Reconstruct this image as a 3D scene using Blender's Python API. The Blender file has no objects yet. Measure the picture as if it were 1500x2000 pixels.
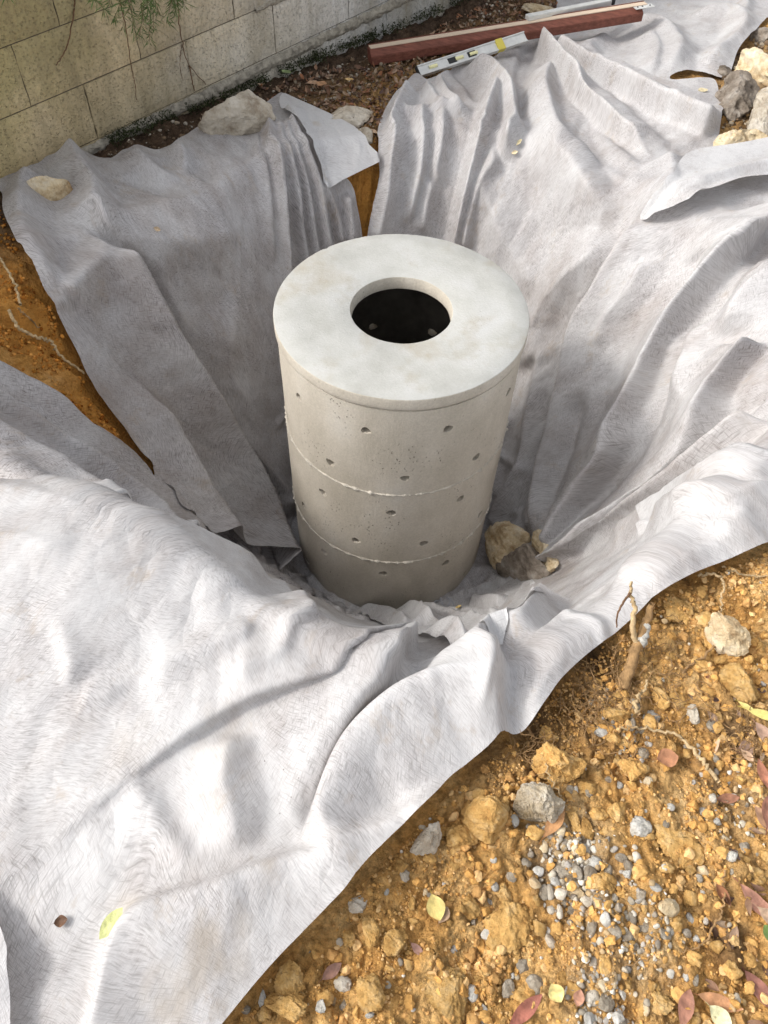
import bpy, bmesh, math, time
import numpy as np
from mathutils import Matrix, Vector, Euler
T0 = time.time()
S = bpy.context.scene
COL = S.collection
RNG = np.random.default_rng(7)

# ------------------------------------------------------------------ camera, sky, sun, exposure
R0 = 0.4                                   # lid radius in metres; origin = centre of the lid's top
PITCH, ROLL, YAW, FPX = 0.9298, 0.0414, -0.0146, 1506.8
cp, sp = math.cos(PITCH), math.sin(PITCH)
FWD = np.array([math.sin(YAW) * cp, math.cos(YAW) * cp, -sp])
RGT = np.array([math.cos(YAW), -math.sin(YAW), 0.0])
UPV = np.cross(RGT, FWD)
cr, sr = math.cos(ROLL), math.sin(ROLL)
RGT, UPV = cr * RGT + sr * UPV, -sr * RGT + cr * UPV
CAM = np.array([0.0, -4.888 * R0, 3.884 * R0])
cam = bpy.data.cameras.new('camera'); cam_o = bpy.data.objects.new('camera', cam); COL.objects.link(cam_o)
cam.sensor_fit = 'VERTICAL'; cam.sensor_height = 36; cam.sensor_width = 27
cam.lens = 36 * FPX / 2000; cam.clip_start = 0.02; cam.clip_end = 200
cam_o.matrix_world = Matrix(((RGT[0], UPV[0], -FWD[0], CAM[0]), (RGT[1], UPV[1], -FWD[1], CAM[1]),
                             (RGT[2], UPV[2], -FWD[2], CAM[2]), (0, 0, 0, 1)))
S.camera = cam_o
SUN_EL, SUN_AZ = math.radians(40), math.radians(-96)      # azimuth clockwise from +Y: behind the camera's left shoulder
W = bpy.data.worlds.new('World'); S.world = W; W.use_nodes = True
nt = W.node_tree; nt.nodes.clear()
sky = nt.nodes.new('ShaderNodeTexSky'); sky.sky_type = 'NISHITA'; sky.sun_disc = False
sky.sun_elevation = SUN_EL; sky.sun_rotation = SUN_AZ; sky.air_density = 1.0; sky.dust_density = 4.0; sky.ozone_density = 1.0
bg = nt.nodes.new('ShaderNodeBackground'); bg.inputs[1].default_value = 0.15
wo = nt.nodes.new('ShaderNodeOutputWorld'); hs = nt.nodes.new('ShaderNodeHueSaturation'); hs.inputs['Saturation'].default_value = 0.22    # hazy, whitish sky
nt.links.new(sky.outputs[0], hs.inputs['Color']); nt.links.new(hs.outputs[0], bg.inputs[0]); nt.links.new(bg.outputs[0], wo.inputs[0])
sl = bpy.data.lights.new('sun', 'SUN'); sl.energy = 0.86; sl.angle = math.radians(8.0); sl.color = (1.0, 0.95, 0.88)
so = bpy.data.objects.new('sun', sl); COL.objects.link(so)
sd = Vector((math.sin(SUN_AZ) * math.cos(SUN_EL), math.cos(SUN_AZ) * math.cos(SUN_EL), math.sin(SUN_EL)))
so.rotation_euler = sd.to_track_quat('Z', 'Y').to_euler(); so.location = sd * 8
S.view_settings.view_transform = 'Standard'; S.view_settings.look = 'None'
S.view_settings.gamma = 1; S.view_settings.use_curve_mapping = False
S.view_settings.exposure = 0.86

# ------------------------------------------------------------------ helpers
def tag(o, label=None, cat=None, group=None, kind=None):
    if label: o['label'] = label
    if cat: o['category'] = cat
    if group: o['group'] = group
    if kind: o['kind'] = kind
    return o

def empty(name, loc=(0, 0, 0)):
    o = bpy.data.objects.new(name, None); o.location = loc; COL.objects.link(o); o.empty_display_size = 0.05
    return o

def mesh_obj(name, V, F, mat, parent=None, smooth=True, uv=None, col=None, loc=None, link=True):
    V = np.asarray(V, dtype=np.float32); F = np.asarray(F, dtype=np.int32)
    me = bpy.data.meshes.new(name)
    k = F.shape[1]
    me.vertices.add(len(V)); me.vertices.foreach_set('co', V.ravel())
    me.loops.add(F.size); me.loops.foreach_set('vertex_index', F.ravel())
    me.polygons.add(len(F)); me.polygons.foreach_set('loop_start', np.arange(0, F.size, k, dtype=np.int32))
    me.polygons.foreach_set('loop_total', np.full(len(F), k, dtype=np.int32))
    me.polygons.foreach_set('use_smooth', np.full(len(F), smooth))
    if uv is not None:
        l = me.uv_layers.new(name='UVMap'); l.data.foreach_set('uv', np.asarray(uv, np.float32)[F.ravel()].ravel())
    if col is not None:
        a = me.color_attributes.new('col', 'FLOAT_COLOR', 'POINT')
        c4 = np.ones((len(V), 4), np.float32); c4[:, :3] = col; a.data.foreach_set('color', c4.ravel())
    me.update(calc_edges=True); me.validate()
    if mat: me.materials.append(mat)
    if not link: return me
    o = bpy.data.objects.new(name, me); COL.objects.link(o)
    if loc is not None: o.location = loc
    if parent: o.parent = parent
    return o

def hash2(i, j, s):
    n = (i.astype(np.int64) * 374761393 + j.astype(np.int64) * 668265263 + s * 1442695041) & 0x7fffffff
    n = ((n ^ (n >> 13)) * 1274126177) & 0x7fffffff
    return ((n ^ (n >> 16)) & 0xffff) / 65535.0

def noise2(x, y, s=0):
    i = np.floor(x).astype(np.int64); j = np.floor(y).astype(np.int64); fx = x - i; fy = y - j
    def g(a, b):
        t = hash2(i + a, j + b, s) * 6.2831853
        return np.cos(t) * (fx - a) + np.sin(t) * (fy - b)
    u = fx * fx * fx * (fx * (fx * 6 - 15) + 10); v = fy * fy * fy * (fy * (fy * 6 - 15) + 10)
    a = g(0, 0) * (1 - u) + g(1, 0) * u; b = g(0, 1) * (1 - u) + g(1, 1) * u
    return (a * (1 - v) + b * v) * 1.4

def fbm(x, y, s=0, o=4, r=0.5):
    t = 0; a = 1
    for k in range(o):
        t = t + a * noise2(x, y, s + k * 17); x = x * 2.03 + 3.1; y = y * 2.03 + 1.7; a *= r
    return t

def noise3(P, s=0):
    return (noise2(P[:, 0] + P[:, 2] * .37, P[:, 1] - P[:, 2] * .53, s) + noise2(P[:, 1] + P[:, 0] * .41, P[:, 2] + P[:, 0] * .29, s + 5)
            + noise2(P[:, 2] - P[:, 1] * .33, P[:, 0] + P[:, 1] * .61, s + 9)) * .75

def catmull(P, n=8, closed=False):
    P = np.asarray(P, float)
    if len(P) < 3 and not closed:
        t = np.linspace(0, 1, n * 2 + 1)[:, None]; return P[0] * (1 - t) + P[-1] * t
    m = len(P); out = []
    rng = m if closed else m - 1
    for i in range(rng):
        p1 = P[i]; p2 = P[(i + 1) % m]
        p0 = P[(i - 1) % m] if (closed or i > 0) else 2 * p1 - p2
        p3 = P[(i + 2) % m] if (closed or i + 2 < m) else 2 * p2 - p1
        for t in np.arange(n) / n:
            out.append(.5 * ((2 * p1) + (-p0 + p2) * t + (2 * p0 - 5 * p1 + 4 * p2 - p3) * t * t + (-p0 + 3 * p1 - 3 * p2 + p3) * t ** 3))
    if not closed: out.append(P[-1])
    return np.array(out)

def inside(Q, poly):
    x, y = Q[:, 0], Q[:, 1]; r = np.zeros(len(Q), bool)
    x0, y0 = poly.min(0); x1, y1 = poly.max(0)
    m = (x >= x0) & (x <= x1) & (y >= y0) & (y <= y1); xs = x[m]; ys = y[m]; c = np.zeros(len(xs), bool)
    n = len(poly)
    for i in range(n):
        ax, ay = poly[i]; bx, by = poly[(i + 1) % n]
        if ay == by: continue
        k = ((ay > ys) != (by > ys)) & (xs < (bx - ax) * (ys - ay) / (by - ay) + ax)
        c ^= k
    r[m] = c
    return r

# ------------------------------------------------------------------ the lie of the land
WA = np.array([-1.1991, 0.9304, 0.0]); WU = np.array([0.58950, 0.80776, 0.0]); WN = np.array([0.80776, -0.58950, 0.0])   # wall line
ZF = -1.243                                                                 # floor of the pit
def ground(x, y):
    t = (x - WA[0]) * WU[0] + (y - WA[1]) * WU[1]
    d = (x - WA[0]) * WN[0] + (y - WA[1]) * WN[1]
    z = -0.065 * np.clip(t, -0.4, 4) * np.clip(1.2 - d * .35, 0.25, 1) - 0.03 * np.clip(1.5 - d, 0, 1)
    return z + .012 * noise2(x * 2.1, y * 2.1, 3)
rim = np.array([(-180, 1.30), (-160, 1.30), (-141, 1.22), (-131, 1.13), (-114, 1.10), (-103, 1.16), (-92, 1.27), (-82, 1.30), (-74, 1.28), (-64, 1.18), (-55, 1.13), (-46, 1.09),
                (-33, 1.12), (-15, 1.20), (5, 1.22), (19, 1.20), (46, 1.22), (73, 1.30), (90, 1.24), (97, 1.14), (117, 1.12), (132, 1.0), (147, .93), (161, 1.08), (172, 1.24)])
TH = np.linspace(-180, 180, 721)
ra = np.concatenate([rim[:, 0] - 360, rim[:, 0], rim[:, 0] + 360]); rb = np.tile(rim[:, 1], 3)
RIM = np.interp(TH, ra, rb)
for _ in range(3): RIM = np.convolve(np.concatenate([RIM[-13:-1], RIM, RIM[1:13]]), np.ones(25) / 25, 'valid')
RF = 0.45
NTT = 160
tt = np.linspace(0, 1, NTT)
EASEB = .40 * tt + .60 * tt * tt * (3 - 2 * tt)
EASEN = .93 * tt + .07 * tt * tt * (3 - 2 * tt)
NEARW = np.interp(TH, [-180, -150, -115, -60, -35, 0, 180], [0, .2, 1, 1, .4, 0, 0])
EASE = EASEB[None] * (1 - NEARW[:, None]) + EASEN[None] * NEARW[:, None]
STW = np.interp(TH, [-180, -76, -60, -25, 0, 180], [0, 0, 1, 1, 0, 0])[:, None]
EASE = EASE * (1 - STW) + (tt ** 1.75)[None] * STW
thr = np.radians(TH)
ZR = ground(RIM * np.cos(thr), RIM * np.sin(thr))
RR = RF + (RIM[:, None] - RF) * tt; ZZ = ZF + (ZR[:, None] - ZF) * EASE
seg = np.hypot(np.diff(RR, axis=1), np.diff(ZZ, axis=1))
SS = np.concatenate([np.zeros((721, 1)), np.cumsum(seg, 1)], 1); LL = SS[:, -1]
INV = np.array([np.interp(tt, SS[i] / LL[i], tt) for i in range(721)])       # arc fraction -> t
FWDT = SS / LL[:, None]
def lut(tab, th, f):
    a = (th + 180) / 0.5; i = np.clip(np.floor(a).astype(int), 0, 719); fa = a - i
    b = np.clip(f, 0, 1) * (NTT - 1); j = np.clip(np.floor(b).astype(int), 0, NTT - 2); fb = b - j
    return (tab[i, j] * (1 - fa) + tab[i + 1, j] * fa) * (1 - fb) + (tab[i, j + 1] * (1 - fa) + tab[i + 1, j + 1] * fa) * fb
def zterr(x, y):
    th = np.degrees(np.arctan2(y, x)); r = np.hypot(x, y); R = np.interp(th, TH, RIM); zr = np.interp(th, TH, ZR)
    t = (r - RF) / (R - RF); e = lut(EASE, th, t)
    return np.where(t >= 1, ground(x, y), ZF + (zr - ZF) * e)
def to_chart(x, y):
    th = np.degrees(np.arctan2(y, x)); r = np.hypot(x, y); R = np.interp(th, TH, RIM); L = np.interp(th, TH, LL)
    t = (r - RF) / (R - RF); f = lut(FWDT, th, t)
    s = np.where(t <= 0, r, np.where(t >= 1, RF + L + r - R, RF + L * f)); a = np.radians(th)
    return np.stack([s * np.cos(a), s * np.sin(a)], -1)
def surf(Q):
    th = np.degrees(np.arctan2(Q[:, 1], Q[:, 0])); s = np.hypot(Q[:, 0], Q[:, 1])
    R = np.interp(th, TH, RIM); L = np.interp(th, TH, LL); f = (s - RF) / L
    t = lut(INV, th, f); r = np.where(f <= 0, s, np.where(f >= 1, R + s - RF - L, RF + (R - RF) * t))
    a = np.radians(th); x = r * np.cos(a); y = r * np.sin(a)
    zr = np.interp(th, TH, ZR)
    z = np.where(f >= 1, ground(x, y), np.where(f <= 0, ZF, ZF + (zr - ZF) * lut(EASE, th, t)))
    return np.stack([x, y, z], -1)
def frame(Q, e=0.02):
    P = surf(Q)
    dx = surf(Q + [e, 0]) - surf(Q - [e, 0]); dy = surf(Q + [0, e]) - surf(Q - [0, e])
    N = np.cross(dx, dy); N /= np.linalg.norm(N, axis=1)[:, None] + 1e-9
    return P, N, dx / (2 * e), dy / (2 * e)
def rays(px):
    px = np.atleast_2d(np.asarray(px, float))
    d = FWD * FPX + RGT * (px[:, :1] - 750) - UPV * (px[:, 1:2] - 1000)
    return d / np.linalg.norm(d, axis=1)[:, None]
def hit(px, h=0.0):
    """where the sight line of a photo point meets the ground (raised by h)"""
    d = rays(px); n = len(d); t = np.full(n, 0.3); done = np.zeros(n, bool); tf = np.zeros(n)
    while not done.all() and t.max() < 9:
        P = CAM + d * t[:, None]
        k = (P[:, 2] < zterr(P[:, 0], P[:, 1]) + h) & ~done
        tf[k] = t[k]; done |= k; t = np.where(done, t, t + .02)
    tf[~done] = 6.0
    a = tf - .02; b = tf.copy()
    for _ in range(9):
        m = (a + b) / 2; P = CAM + d * m[:, None]; k = P[:, 2] < zterr(P[:, 0], P[:, 1]) + h
        b = np.where(k, m, b); a = np.where(k, a, m)
    return CAM + d * b[:, None]
def at(x, y, h=0.0): return hit([(x, y)], h)[0]
def chart(px, h=0.0):
    P = hit(px, h); return to_chart(P[:, 0], P[:, 1])
def on_plane(x, y, z):
    d = rays([(x, y)])[0]; return CAM + d * (z - CAM[2]) / d[2]
def depth(P): return float((np.asarray(P) - CAM) @ FWD)

# ------------------------------------------------------------------ materials
class NT:
    def __init__(s, name):
        s.m = bpy.data.materials.new(name); s.m.use_nodes = True; s.t = s.m.node_tree; s.t.nodes.clear()
        s.out = s.t.nodes.new('ShaderNodeOutputMaterial'); s.b = s.t.nodes.new('ShaderNodeBsdfPrincipled')
        s.t.links.new(s.b.outputs[0], s.out.inputs[0]); s.b.inputs['Roughness'].default_value = .85
        s.b.inputs['Specular IOR Level'].default_value = .3
    def n(s, ty, **k):
        o = s.t.nodes.new(ty)
        for a, v in k.items():
            if a in ('ins',):
                for i, x in v.items(): s.put(o.inputs[i], x)
            else: setattr(o, a, v)
        return o
    def put(s, i, x):
        if hasattr(x, 'node') and hasattr(x, 'is_output'): s.t.links.new(x, i)
        else: i.default_value = x
    def coord(s, kind='Object', scale=(1, 1, 1), rot=(0, 0, 0)):
        c = s.n('ShaderNodeTexCoord'); m = s.n('ShaderNodeMapping', ins={'Scale': scale, 'Rotation': rot}); s.t.links.new(c.outputs[kind], m.inputs[0]); return m.outputs[0]
    def noise(s, v, sc, det=4, ro=.55, dist=0): return s.n('ShaderNodeTexNoise', ins={'Vector': v, 'Scale': sc, 'Detail': det, 'Roughness': ro, 'Distortion': dist}).outputs[0]
    def vor(s, v, sc, feat='F1', out=0): return s.n('ShaderNodeTexVoronoi', feature=feat, ins={'Vector': v, 'Scale': sc}).outputs[out]
    def ramp(s, v, stops):
        r = s.n('ShaderNodeValToRGB', ins={0: v}); e = r.color_ramp.elements
        while len(e) < len(stops): e.new(.5)
        for k, (p, c) in zip(e, stops): k.position = p; k.color = (*c, 1) if isinstance(c, tuple) else (c, c, c, 1)
        return r.outputs[0]
    def mix(s, f, a, b, mode='MIX'):
        m = s.n('ShaderNodeMix', data_type='RGBA', blend_type=mode)
        s.put(m.inputs[0], f); 
        for i, x in ((6, a), (7, b)):
            if isinstance(x, tuple) and len(x) == 3: x = (*x, 1)
            s.put(m.inputs[i], x)
        return m.outputs[2]
    def math(s, op, a, b=0.0, c=0.0):
        return s.n('ShaderNodeMath', operation=op, ins={0: a, 1: b, 2: c}).outputs[0]
    def vmath(s, op, a, b): return s.n('ShaderNodeVectorMath', operation=op, ins={0: a, 1: b}).outputs[0]
    def bump(s, h, dist, st=1.0, nrm=None):
        o = s.n('ShaderNodeBump', ins={'Height': h, 'Distance': dist, 'Strength': st})
        if nrm: s.put(o.inputs['Normal'], nrm)
        s.put(s.b.inputs['Normal'], o.outputs[0]); return o.outputs[0]
    def color(s, c): s.put(s.b.inputs['Base Color'], c if hasattr(c, 'node') else (*c, 1)); return s
    def attr(s): return s.n('ShaderNodeAttribute', attribute_name='col').outputs[0]
    def oinfo(s): return s.n('ShaderNodeObjectInfo').outputs['Random']

def mat_cloth():
    m = NT('fleece')
    uv = m.coord('UV'); th = m.n('ShaderNodeSeparateColor', ins={0: m.attr()})
    big = m.n('ShaderNodeTexNoise', ins={'Vector': uv, 'Scale': 1.5, 'Detail': 2.0})
    p = m.vmath('ADD', uv, m.vmath('MULTIPLY', m.vmath('SUBTRACT', big.outputs[1], (.5, .5, .5)), (.42, .42, 0)))
    jit = m.n('ShaderNodeTexNoise', ins={'Vector': uv, 'Scale': 30.0, 'Detail': 1.0})
    p = m.vmath('ADD', p, m.vmath('MULTIPLY', m.vmath('SUBTRACT', jit.outputs[1], (.5, .5, .5)), (.0055, .0055, 0)))
    def fib(sc, rot=0.0, d=3, ro=.62): return m.noise(m.n('ShaderNodeMapping', ins={0: p, 'Scale': sc, 'Rotation': (0, 0, rot)}).outputs[0], 1.0, d, ro)
    f1 = fib((32, 400, 1)); f2 = fib((38, 440, 1), .35); f3 = fib((420, 46, 1), -.12)
    wave = m.math('MINIMUM', f1, f2)
    zone = m.ramp(m.noise(uv, 2.6, 3), [(.38, 0.0), (.52, 1.0)])
    f = m.mix(zone, wave, m.math('MINIMUM', f1, f3))
    thin = m.ramp(f, [(.33, 1.0), (.42, .5), (.53, 0.0)])
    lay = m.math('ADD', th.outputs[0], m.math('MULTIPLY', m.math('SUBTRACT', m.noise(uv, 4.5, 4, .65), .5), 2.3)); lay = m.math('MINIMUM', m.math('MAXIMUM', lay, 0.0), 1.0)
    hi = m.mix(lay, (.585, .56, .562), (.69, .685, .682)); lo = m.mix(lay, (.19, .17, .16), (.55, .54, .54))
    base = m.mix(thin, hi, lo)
    ghost = m.math('MULTIPLY', m.ramp(m.noise(uv, 2.7, 5, .72), [(.46, 0.0), (.66, .55)]), m.math('SUBTRACT', 1.1, lay))
    base = m.mix(ghost, base, (.33, .28, .25))
    dirt = m.ramp(m.noise(uv, 6.0, 5, .78), [(.58, 0.0), (.78, .7)])
    base = m.mix(dirt, base, (.40, .31, .22))
    base = m.mix(th.outputs[1], base, m.mix(m.noise(uv, 45, 5, .7), (.60, .55, .48), (.34, .25, .15)))
    spots = m.ramp(m.vor(uv, 34), [(.035, 1.0), (.07, 0.0)])
    gate = m.ramp(m.noise(uv, 3.7, 2), [(.52, 0.0), (.62, 1.0)])
    base = m.mix(m.math('MULTIPLY', m.math('MULTIPLY', spots, gate), .7), base, (.12, .09, .07))
    m.color(base)
    m.b.inputs['Roughness'].default_value = .55; m.b.inputs['Specular IOR Level'].default_value = .4
    v1 = m.vmath('ADD', uv, m.vmath('MULTIPLY', jit.outputs[1], (.02, .02, 0)))
    e1 = m.n('ShaderNodeTexVoronoi', feature='DISTANCE_TO_EDGE', ins={'Vector': v1, 'Scale': 4.5, 'Randomness': 1.0}).outputs[0]
    e2 = m.n('ShaderNodeTexVoronoi', feature='DISTANCE_TO_EDGE', ins={'Vector': m.vmath('ADD', v1, (3.3, 1.7, 0)), 'Scale': 10.0}).outputs[0]
    gz = m.ramp(m.noise(uv, 2.3, 2), [(.40, .15), (.65, 1.0)])
    cre = m.math('MULTIPLY', m.math('ADD', m.math('MINIMUM', e1, .16), m.math('MULTIPLY', m.math('MINIMUM', e2, .2), .45)), gz)
    b0 = m.n('ShaderNodeBump', ins={'Height': cre, 'Distance': .030, 'Strength': .55})
    nb = m.bump(m.math('ADD', f, m.math('MULTIPLY', m.noise(uv, 30, 3, .6), .5)), .0016, .55, b0.outputs[0])
    tr = m.n('ShaderNodeBsdfTranslucent', ins={'Color': base})
    mx = m.n('ShaderNodeMixShader', ins={0: .20, 1: m.b.outputs[0], 2: tr.outputs[0]})
    m.t.links.new(mx.outputs[0], m.out.inputs[0])
    return m.m

def mat_soil():
    m = NT('clay soil'); v = m.coord()
    c = m.ramp(m.noise(v, 7, 6, .7), [(.28, (.40, .20, .06)), (.45, (.60, .335, .11)), (.60, (.70, .44, .18)), (.78, (.76, .56, .31))])
    g = m.ramp(m.noise(v, 55, 4, .7), [(.35, .55), (.6, 1.15)])
    c = m.mix(1.0, c, g, 'MULTIPLY')
    at_ = m.n('ShaderNodeSeparateColor', ins={0: m.attr()})
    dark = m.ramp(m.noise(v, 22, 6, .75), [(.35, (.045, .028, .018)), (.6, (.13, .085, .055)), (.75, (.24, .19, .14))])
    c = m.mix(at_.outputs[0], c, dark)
    pale = m.ramp(m.noise(v, 90, 4, .8), [(.35, (.14, .10, .06)), (.65, (.36, .31, .24))])
    c = m.mix(at_.outputs[1], c, pale)
    c = m.mix(at_.outputs[2], c, m.mix(m.noise(v, 30, 5, .7), (.40, .15, .025), (.74, .36, .08)))
    m.color(c); m.b.inputs['Roughness'].default_value = .95; m.b.inputs['Specular IOR Level'].default_value = .12
    cl = m.vor(v, 75)
    h = m.math('ADD', m.math('MULTIPLY', m.noise(v, 60, 5, .72), 1.0), m.math('MULTIPLY', cl, -.5))
    m.bump(h, .02, .9)
    return m.m

def mat_clod(name, lo, mid, hi, sc=30):
    m = NT(name); c = m.n('ShaderNodeTexCoord').outputs['Object']
    o = m.n('ShaderNodeObjectInfo')
    v = m.vmath('ADD', c, m.vmath('MULTIPLY', m.n('ShaderNodeCombineXYZ', ins={0: o.outputs['Random'], 1: o.outputs['Random']}).outputs[0], (40, 17, 0)))
    col = m.ramp(m.noise(v, sc, 8, .72), [(.30, lo), (.50, mid), (.70, hi)])
    sh = m.math('MULTIPLY_ADD', o.outputs['Random'], .35, .82)
    col = m.mix(1.0, col, m.n('ShaderNodeCombineColor', ins={0: sh, 1: sh, 2: sh}).outputs[0], 'MULTIPLY')
    m.color(col); m.b.inputs['Roughness'].default_value = .93; m.b.inputs['Specular IOR Level'].default_value = .15
    m.bump(m.math('ADD', m.noise(v, sc * 1.6, 6, .78), m.math('MULTIPLY', m.vor(v, sc * 2.2), .5)), .012, 1.0)
    return m.m

def mat_piece(name, rough=1.0, sc=60, spec=.03):
    m = NT(name); v = m.coord(); a = m.attr()
    g = m.ramp(m.noise(v, sc, 6, .7), [(.3, .62), (.7, 1.25)])
    m.color(m.mix(1.0, a, g, 'MULTIPLY')); m.b.inputs['Roughness'].default_value = rough; m.b.inputs['Specular IOR Level'].default_value = spec
    m.bump(m.noise(v, sc * 2.5, 5, .7), .003, .7)
    return m.m

def mat_ring(side=True):
    m = NT('ring concrete' if side else 'lid concrete'); v = m.coord()
    if side:
        c = m.ramp(m.noise(m.coord(scale=(1, 1, .55)), 4.5, 7, .62), [(.3, (.44, .395, .32)), (.52, (.56, .51, .43)), (.72, (.62, .585, .52))])
    else:
        c = m.ramp(m.noise(v, 5.5, 7, .6), [(.3, (.37, .365, .335)), (.5, (.46, .458, .43)), (.7, (.52, .52, .505))])
        st = m.ramp(m.noise(v, 3.1, 5, .65), [(.53, 0.0), (.66, .75)])
        c = m.mix(st, c, (.36, .32, .25))
    sp_ = m.ramp(m.noise(v, 140, 3, .7), [(.35, .90 if side else .96), (.65, 1.06 if side else 1.02)])
    c = m.mix(1.0, c, sp_, 'MULTIPLY')
    vs = m.coord(scale=(1, 1, .6)) if side else v
    wv = m.vmath('ADD', vs, m.vmath('MULTIPLY', m.n('ShaderNodeTexNoise', ins={'Vector': v, 'Scale': 60.0}).outputs[1], (.012, .012, .012)))
    por = m.vor(wv, 85)
    dens = m.ramp(m.noise(v, 6, 3), [(.50, 0.0), (.66, .8)])
    pit = m.math('MULTIPLY', m.ramp(por, [(.14, 1.0), (.21, 0.0)]), dens)
    c = m.mix(m.math('MULTIPLY', pit, .75 if side else .10), c, (.10, .085, .07))
    m.color(c); m.b.inputs['Roughness'].default_value = .88; m.b.inputs['Specular IOR Level'].default_value = .2
    h = m.math('SUBTRACT', m.noise(m.coord(scale=(1, 1, .3)) if side else v, 110, 6, .7), m.math('MULTIPLY', pit, 2.0 if side else .6))
    m.bump(h, .0022, .8)
    return m.m

def mat_wall():
    m = NT('block concrete'); v = m.coord('Object'); g = m.n('ShaderNodeNewGeometry').outputs['Position']
    t = m.n('ShaderNodeVectorMath', operation='DOT_PRODUCT', ins={0: g, 1: tuple(WU)}).outputs['Value']
    sep = m.n('ShaderNodeSeparateXYZ', ins={0: g})
    n1 = m.noise(g, 3.0, 6, .65)
    # algae-yellow blocks at the left, cleaner grey towards the right
    f = m.math('ADD', m.math('MULTIPLY', t, .62), m.math('MULTIPLY', n1, .9))
    c = m.ramp(m.math('MULTIPLY', f, .55), [(.12, (.66, .50, .26)), (.36, (.68, .57, .38)), (.56, (.72, .66, .55)), (.78, (.78, .75, .70)), (.95, (.55, .53, .48))])
    gr = m.ramp(m.math('ADD', m.math('MULTIPLY', t, .8), m.math('ADD', m.math('MULTIPLY', sep.outputs[2], -1.2), n1)), [(-.0, 1.0), (.36, 0.0)])
    c = m.mix(m.math('MULTIPLY', gr, .6), c, (.34, .32, .15))
    sp_ = m.ramp(m.noise(g, 70, 5, .75), [(.32, .40), (.44, .90), (.7, 1.15)])
    c = m.mix(1.0, c, sp_, 'MULTIPLY')
    r = m.math('MULTIPLY_ADD', m.oinfo(), .22, .88)
    c = m.mix(1.0, c, m.n('ShaderNodeCombineColor', ins={0: r, 1: r, 2: r}).outputs[0], 'MULTIPLY')
    stn = m.ramp(m.noise(m.vmath('MULTIPLY', g, (5, 5, 1.2)), 1.0, 7, .7), [(.42, .0), (.68, .75)])
    c = m.mix(stn, c, (.27, .22, .13))
    lime = m.ramp(m.noise(m.vmath('MULTIPLY', g, (6, 6, 3)), 1.4, 6, .7), [(.70, 0.0), (.76, .6)])
    c = m.mix(lime, c, (.62, .60, .55))
    m.color(c)
    h = m.math('SUBTRACT', m.noise(g, 95, 6, .75), m.math('MULTIPLY', m.ramp(m.vor(g, 85), [(.18, 1.0), (.3, 0.0)]), .8))
    m.bump(h, .006, .9)
    return m.m

def mat_simple(name, c, rough=.7, bump=None, var=.25, sc=20, metal=0.0, spec=.3, stretch=(1, 1, 1)):
    m = NT(name); v = m.coord(scale=stretch)
    g = m.ramp(m.noise(v, sc, 6, .65), [(.3, 1 - var), (.7, 1 + var * .6)])
    m.color(m.mix(1.0, (*c, 1), g, 'MULTIPLY')); m.b.inputs['Roughness'].default_value = rough; m.b.inputs['Metallic'].default_value = metal
    m.b.inputs['Specular IOR Level'].default_value = spec
    if bump: m.bump(m.noise(v, sc * 3, 5, .7), bump, .8)
    return m.m

M = {}
M['cloth'] = mat_cloth(); M['soil'] = mat_soil(); M['ring'] = mat_ring(True); M['lid'] = mat_ring(False); M['wall'] = mat_wall()
M['clod'] = mat_clod('ochre clay lump', (.44, .23, .07), (.66, .40, .14), (.76, .54, .27))
M['lime'] = mat_clod('pale limestone', (.28, .20, .10), (.55, .47, .35), (.74, .70, .62), 18)
M['rock'] = mat_clod('broken concrete rock', (.26, .20, .14), (.52, .46, .37), (.70, .65, .57), 14)
M['tan'] = mat_clod('tan rock', (.30, .17, .07), (.62, .50, .32), (.76, .69, .56), 14)
M['darkrock'] = mat_clod('dark broken rock', (.07, .055, .04), (.24, .20, .16), (.42, .38, .33), 14)
M['stone'] = mat_clod('grey pebble', (.26, .19, .12), (.42, .36, .28), (.60, .54, .44), 45)
M['shaded'] = mat_simple('damp inner concrete', (.13, .115, .095), .8, .003, .4, 14)  # ring concrete darkened, painting in the shade inside the shaft
M['joint'] = mat_simple('dark joint', (.12, .10, .07), .95, .004, .4, 40)
M['lip'] = mat_simple('mortar lip', (.52, .48, .41), .95, .002, .3, 60)
M['white'] = mat_clod('white pebble', (.45, .42, .36), (.68, .65, .58), (.82, .80, .76), 40)
M['piece'] = mat_piece('mixed small pieces')
M['leafp'] = mat_piece('dry leaf', .6, 40, .35)
M['root'] = mat_simple('root bark', (.36, .22, .10), .9, .004, .5, 60)
M['rootlt'] = mat_simple('pale root', (.55, .40, .22), .9, .003, .4, 60)
M['vine'] = mat_simple('bare creeper', (.16, .09, .05), .9, .002, .4, 40)
M['mortar'] = mat_simple('mortar', (.40, .36, .29), .95, .01, .5, 40)
M['redwood'] = mat_simple('red brown paint', (.20, .072, .048), .7, .0008, .45, 12, stretch=(1, 8, 8))
M['cream'] = mat_simple('bare pale wood', (.66, .53, .40), .6, .0008, .15, 10, stretch=(1, 12, 12))
M['alu'] = mat_simple('dull aluminium', (.68, .68, .65), .5, .0004, .15, 30, .3)
M['yellow'] = mat_simple('yellow plastic', (.62, .52, .10), .4, None, .1, 10)
M['vial'] = mat_simple('vial liquid', (.80, .76, .42), .15, None, .05, 10)
M['black'] = mat_simple('black plastic', (.03, .03, .03), .5, None, .1, 10)
M['green'] = mat_simple('narrow green leaves', (.10, .16, .045), .6, None, .5, 30)
M['moss'] = mat_simple('dark moss', (.045, .055, .018), .95, .004, .6, 50)

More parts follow.
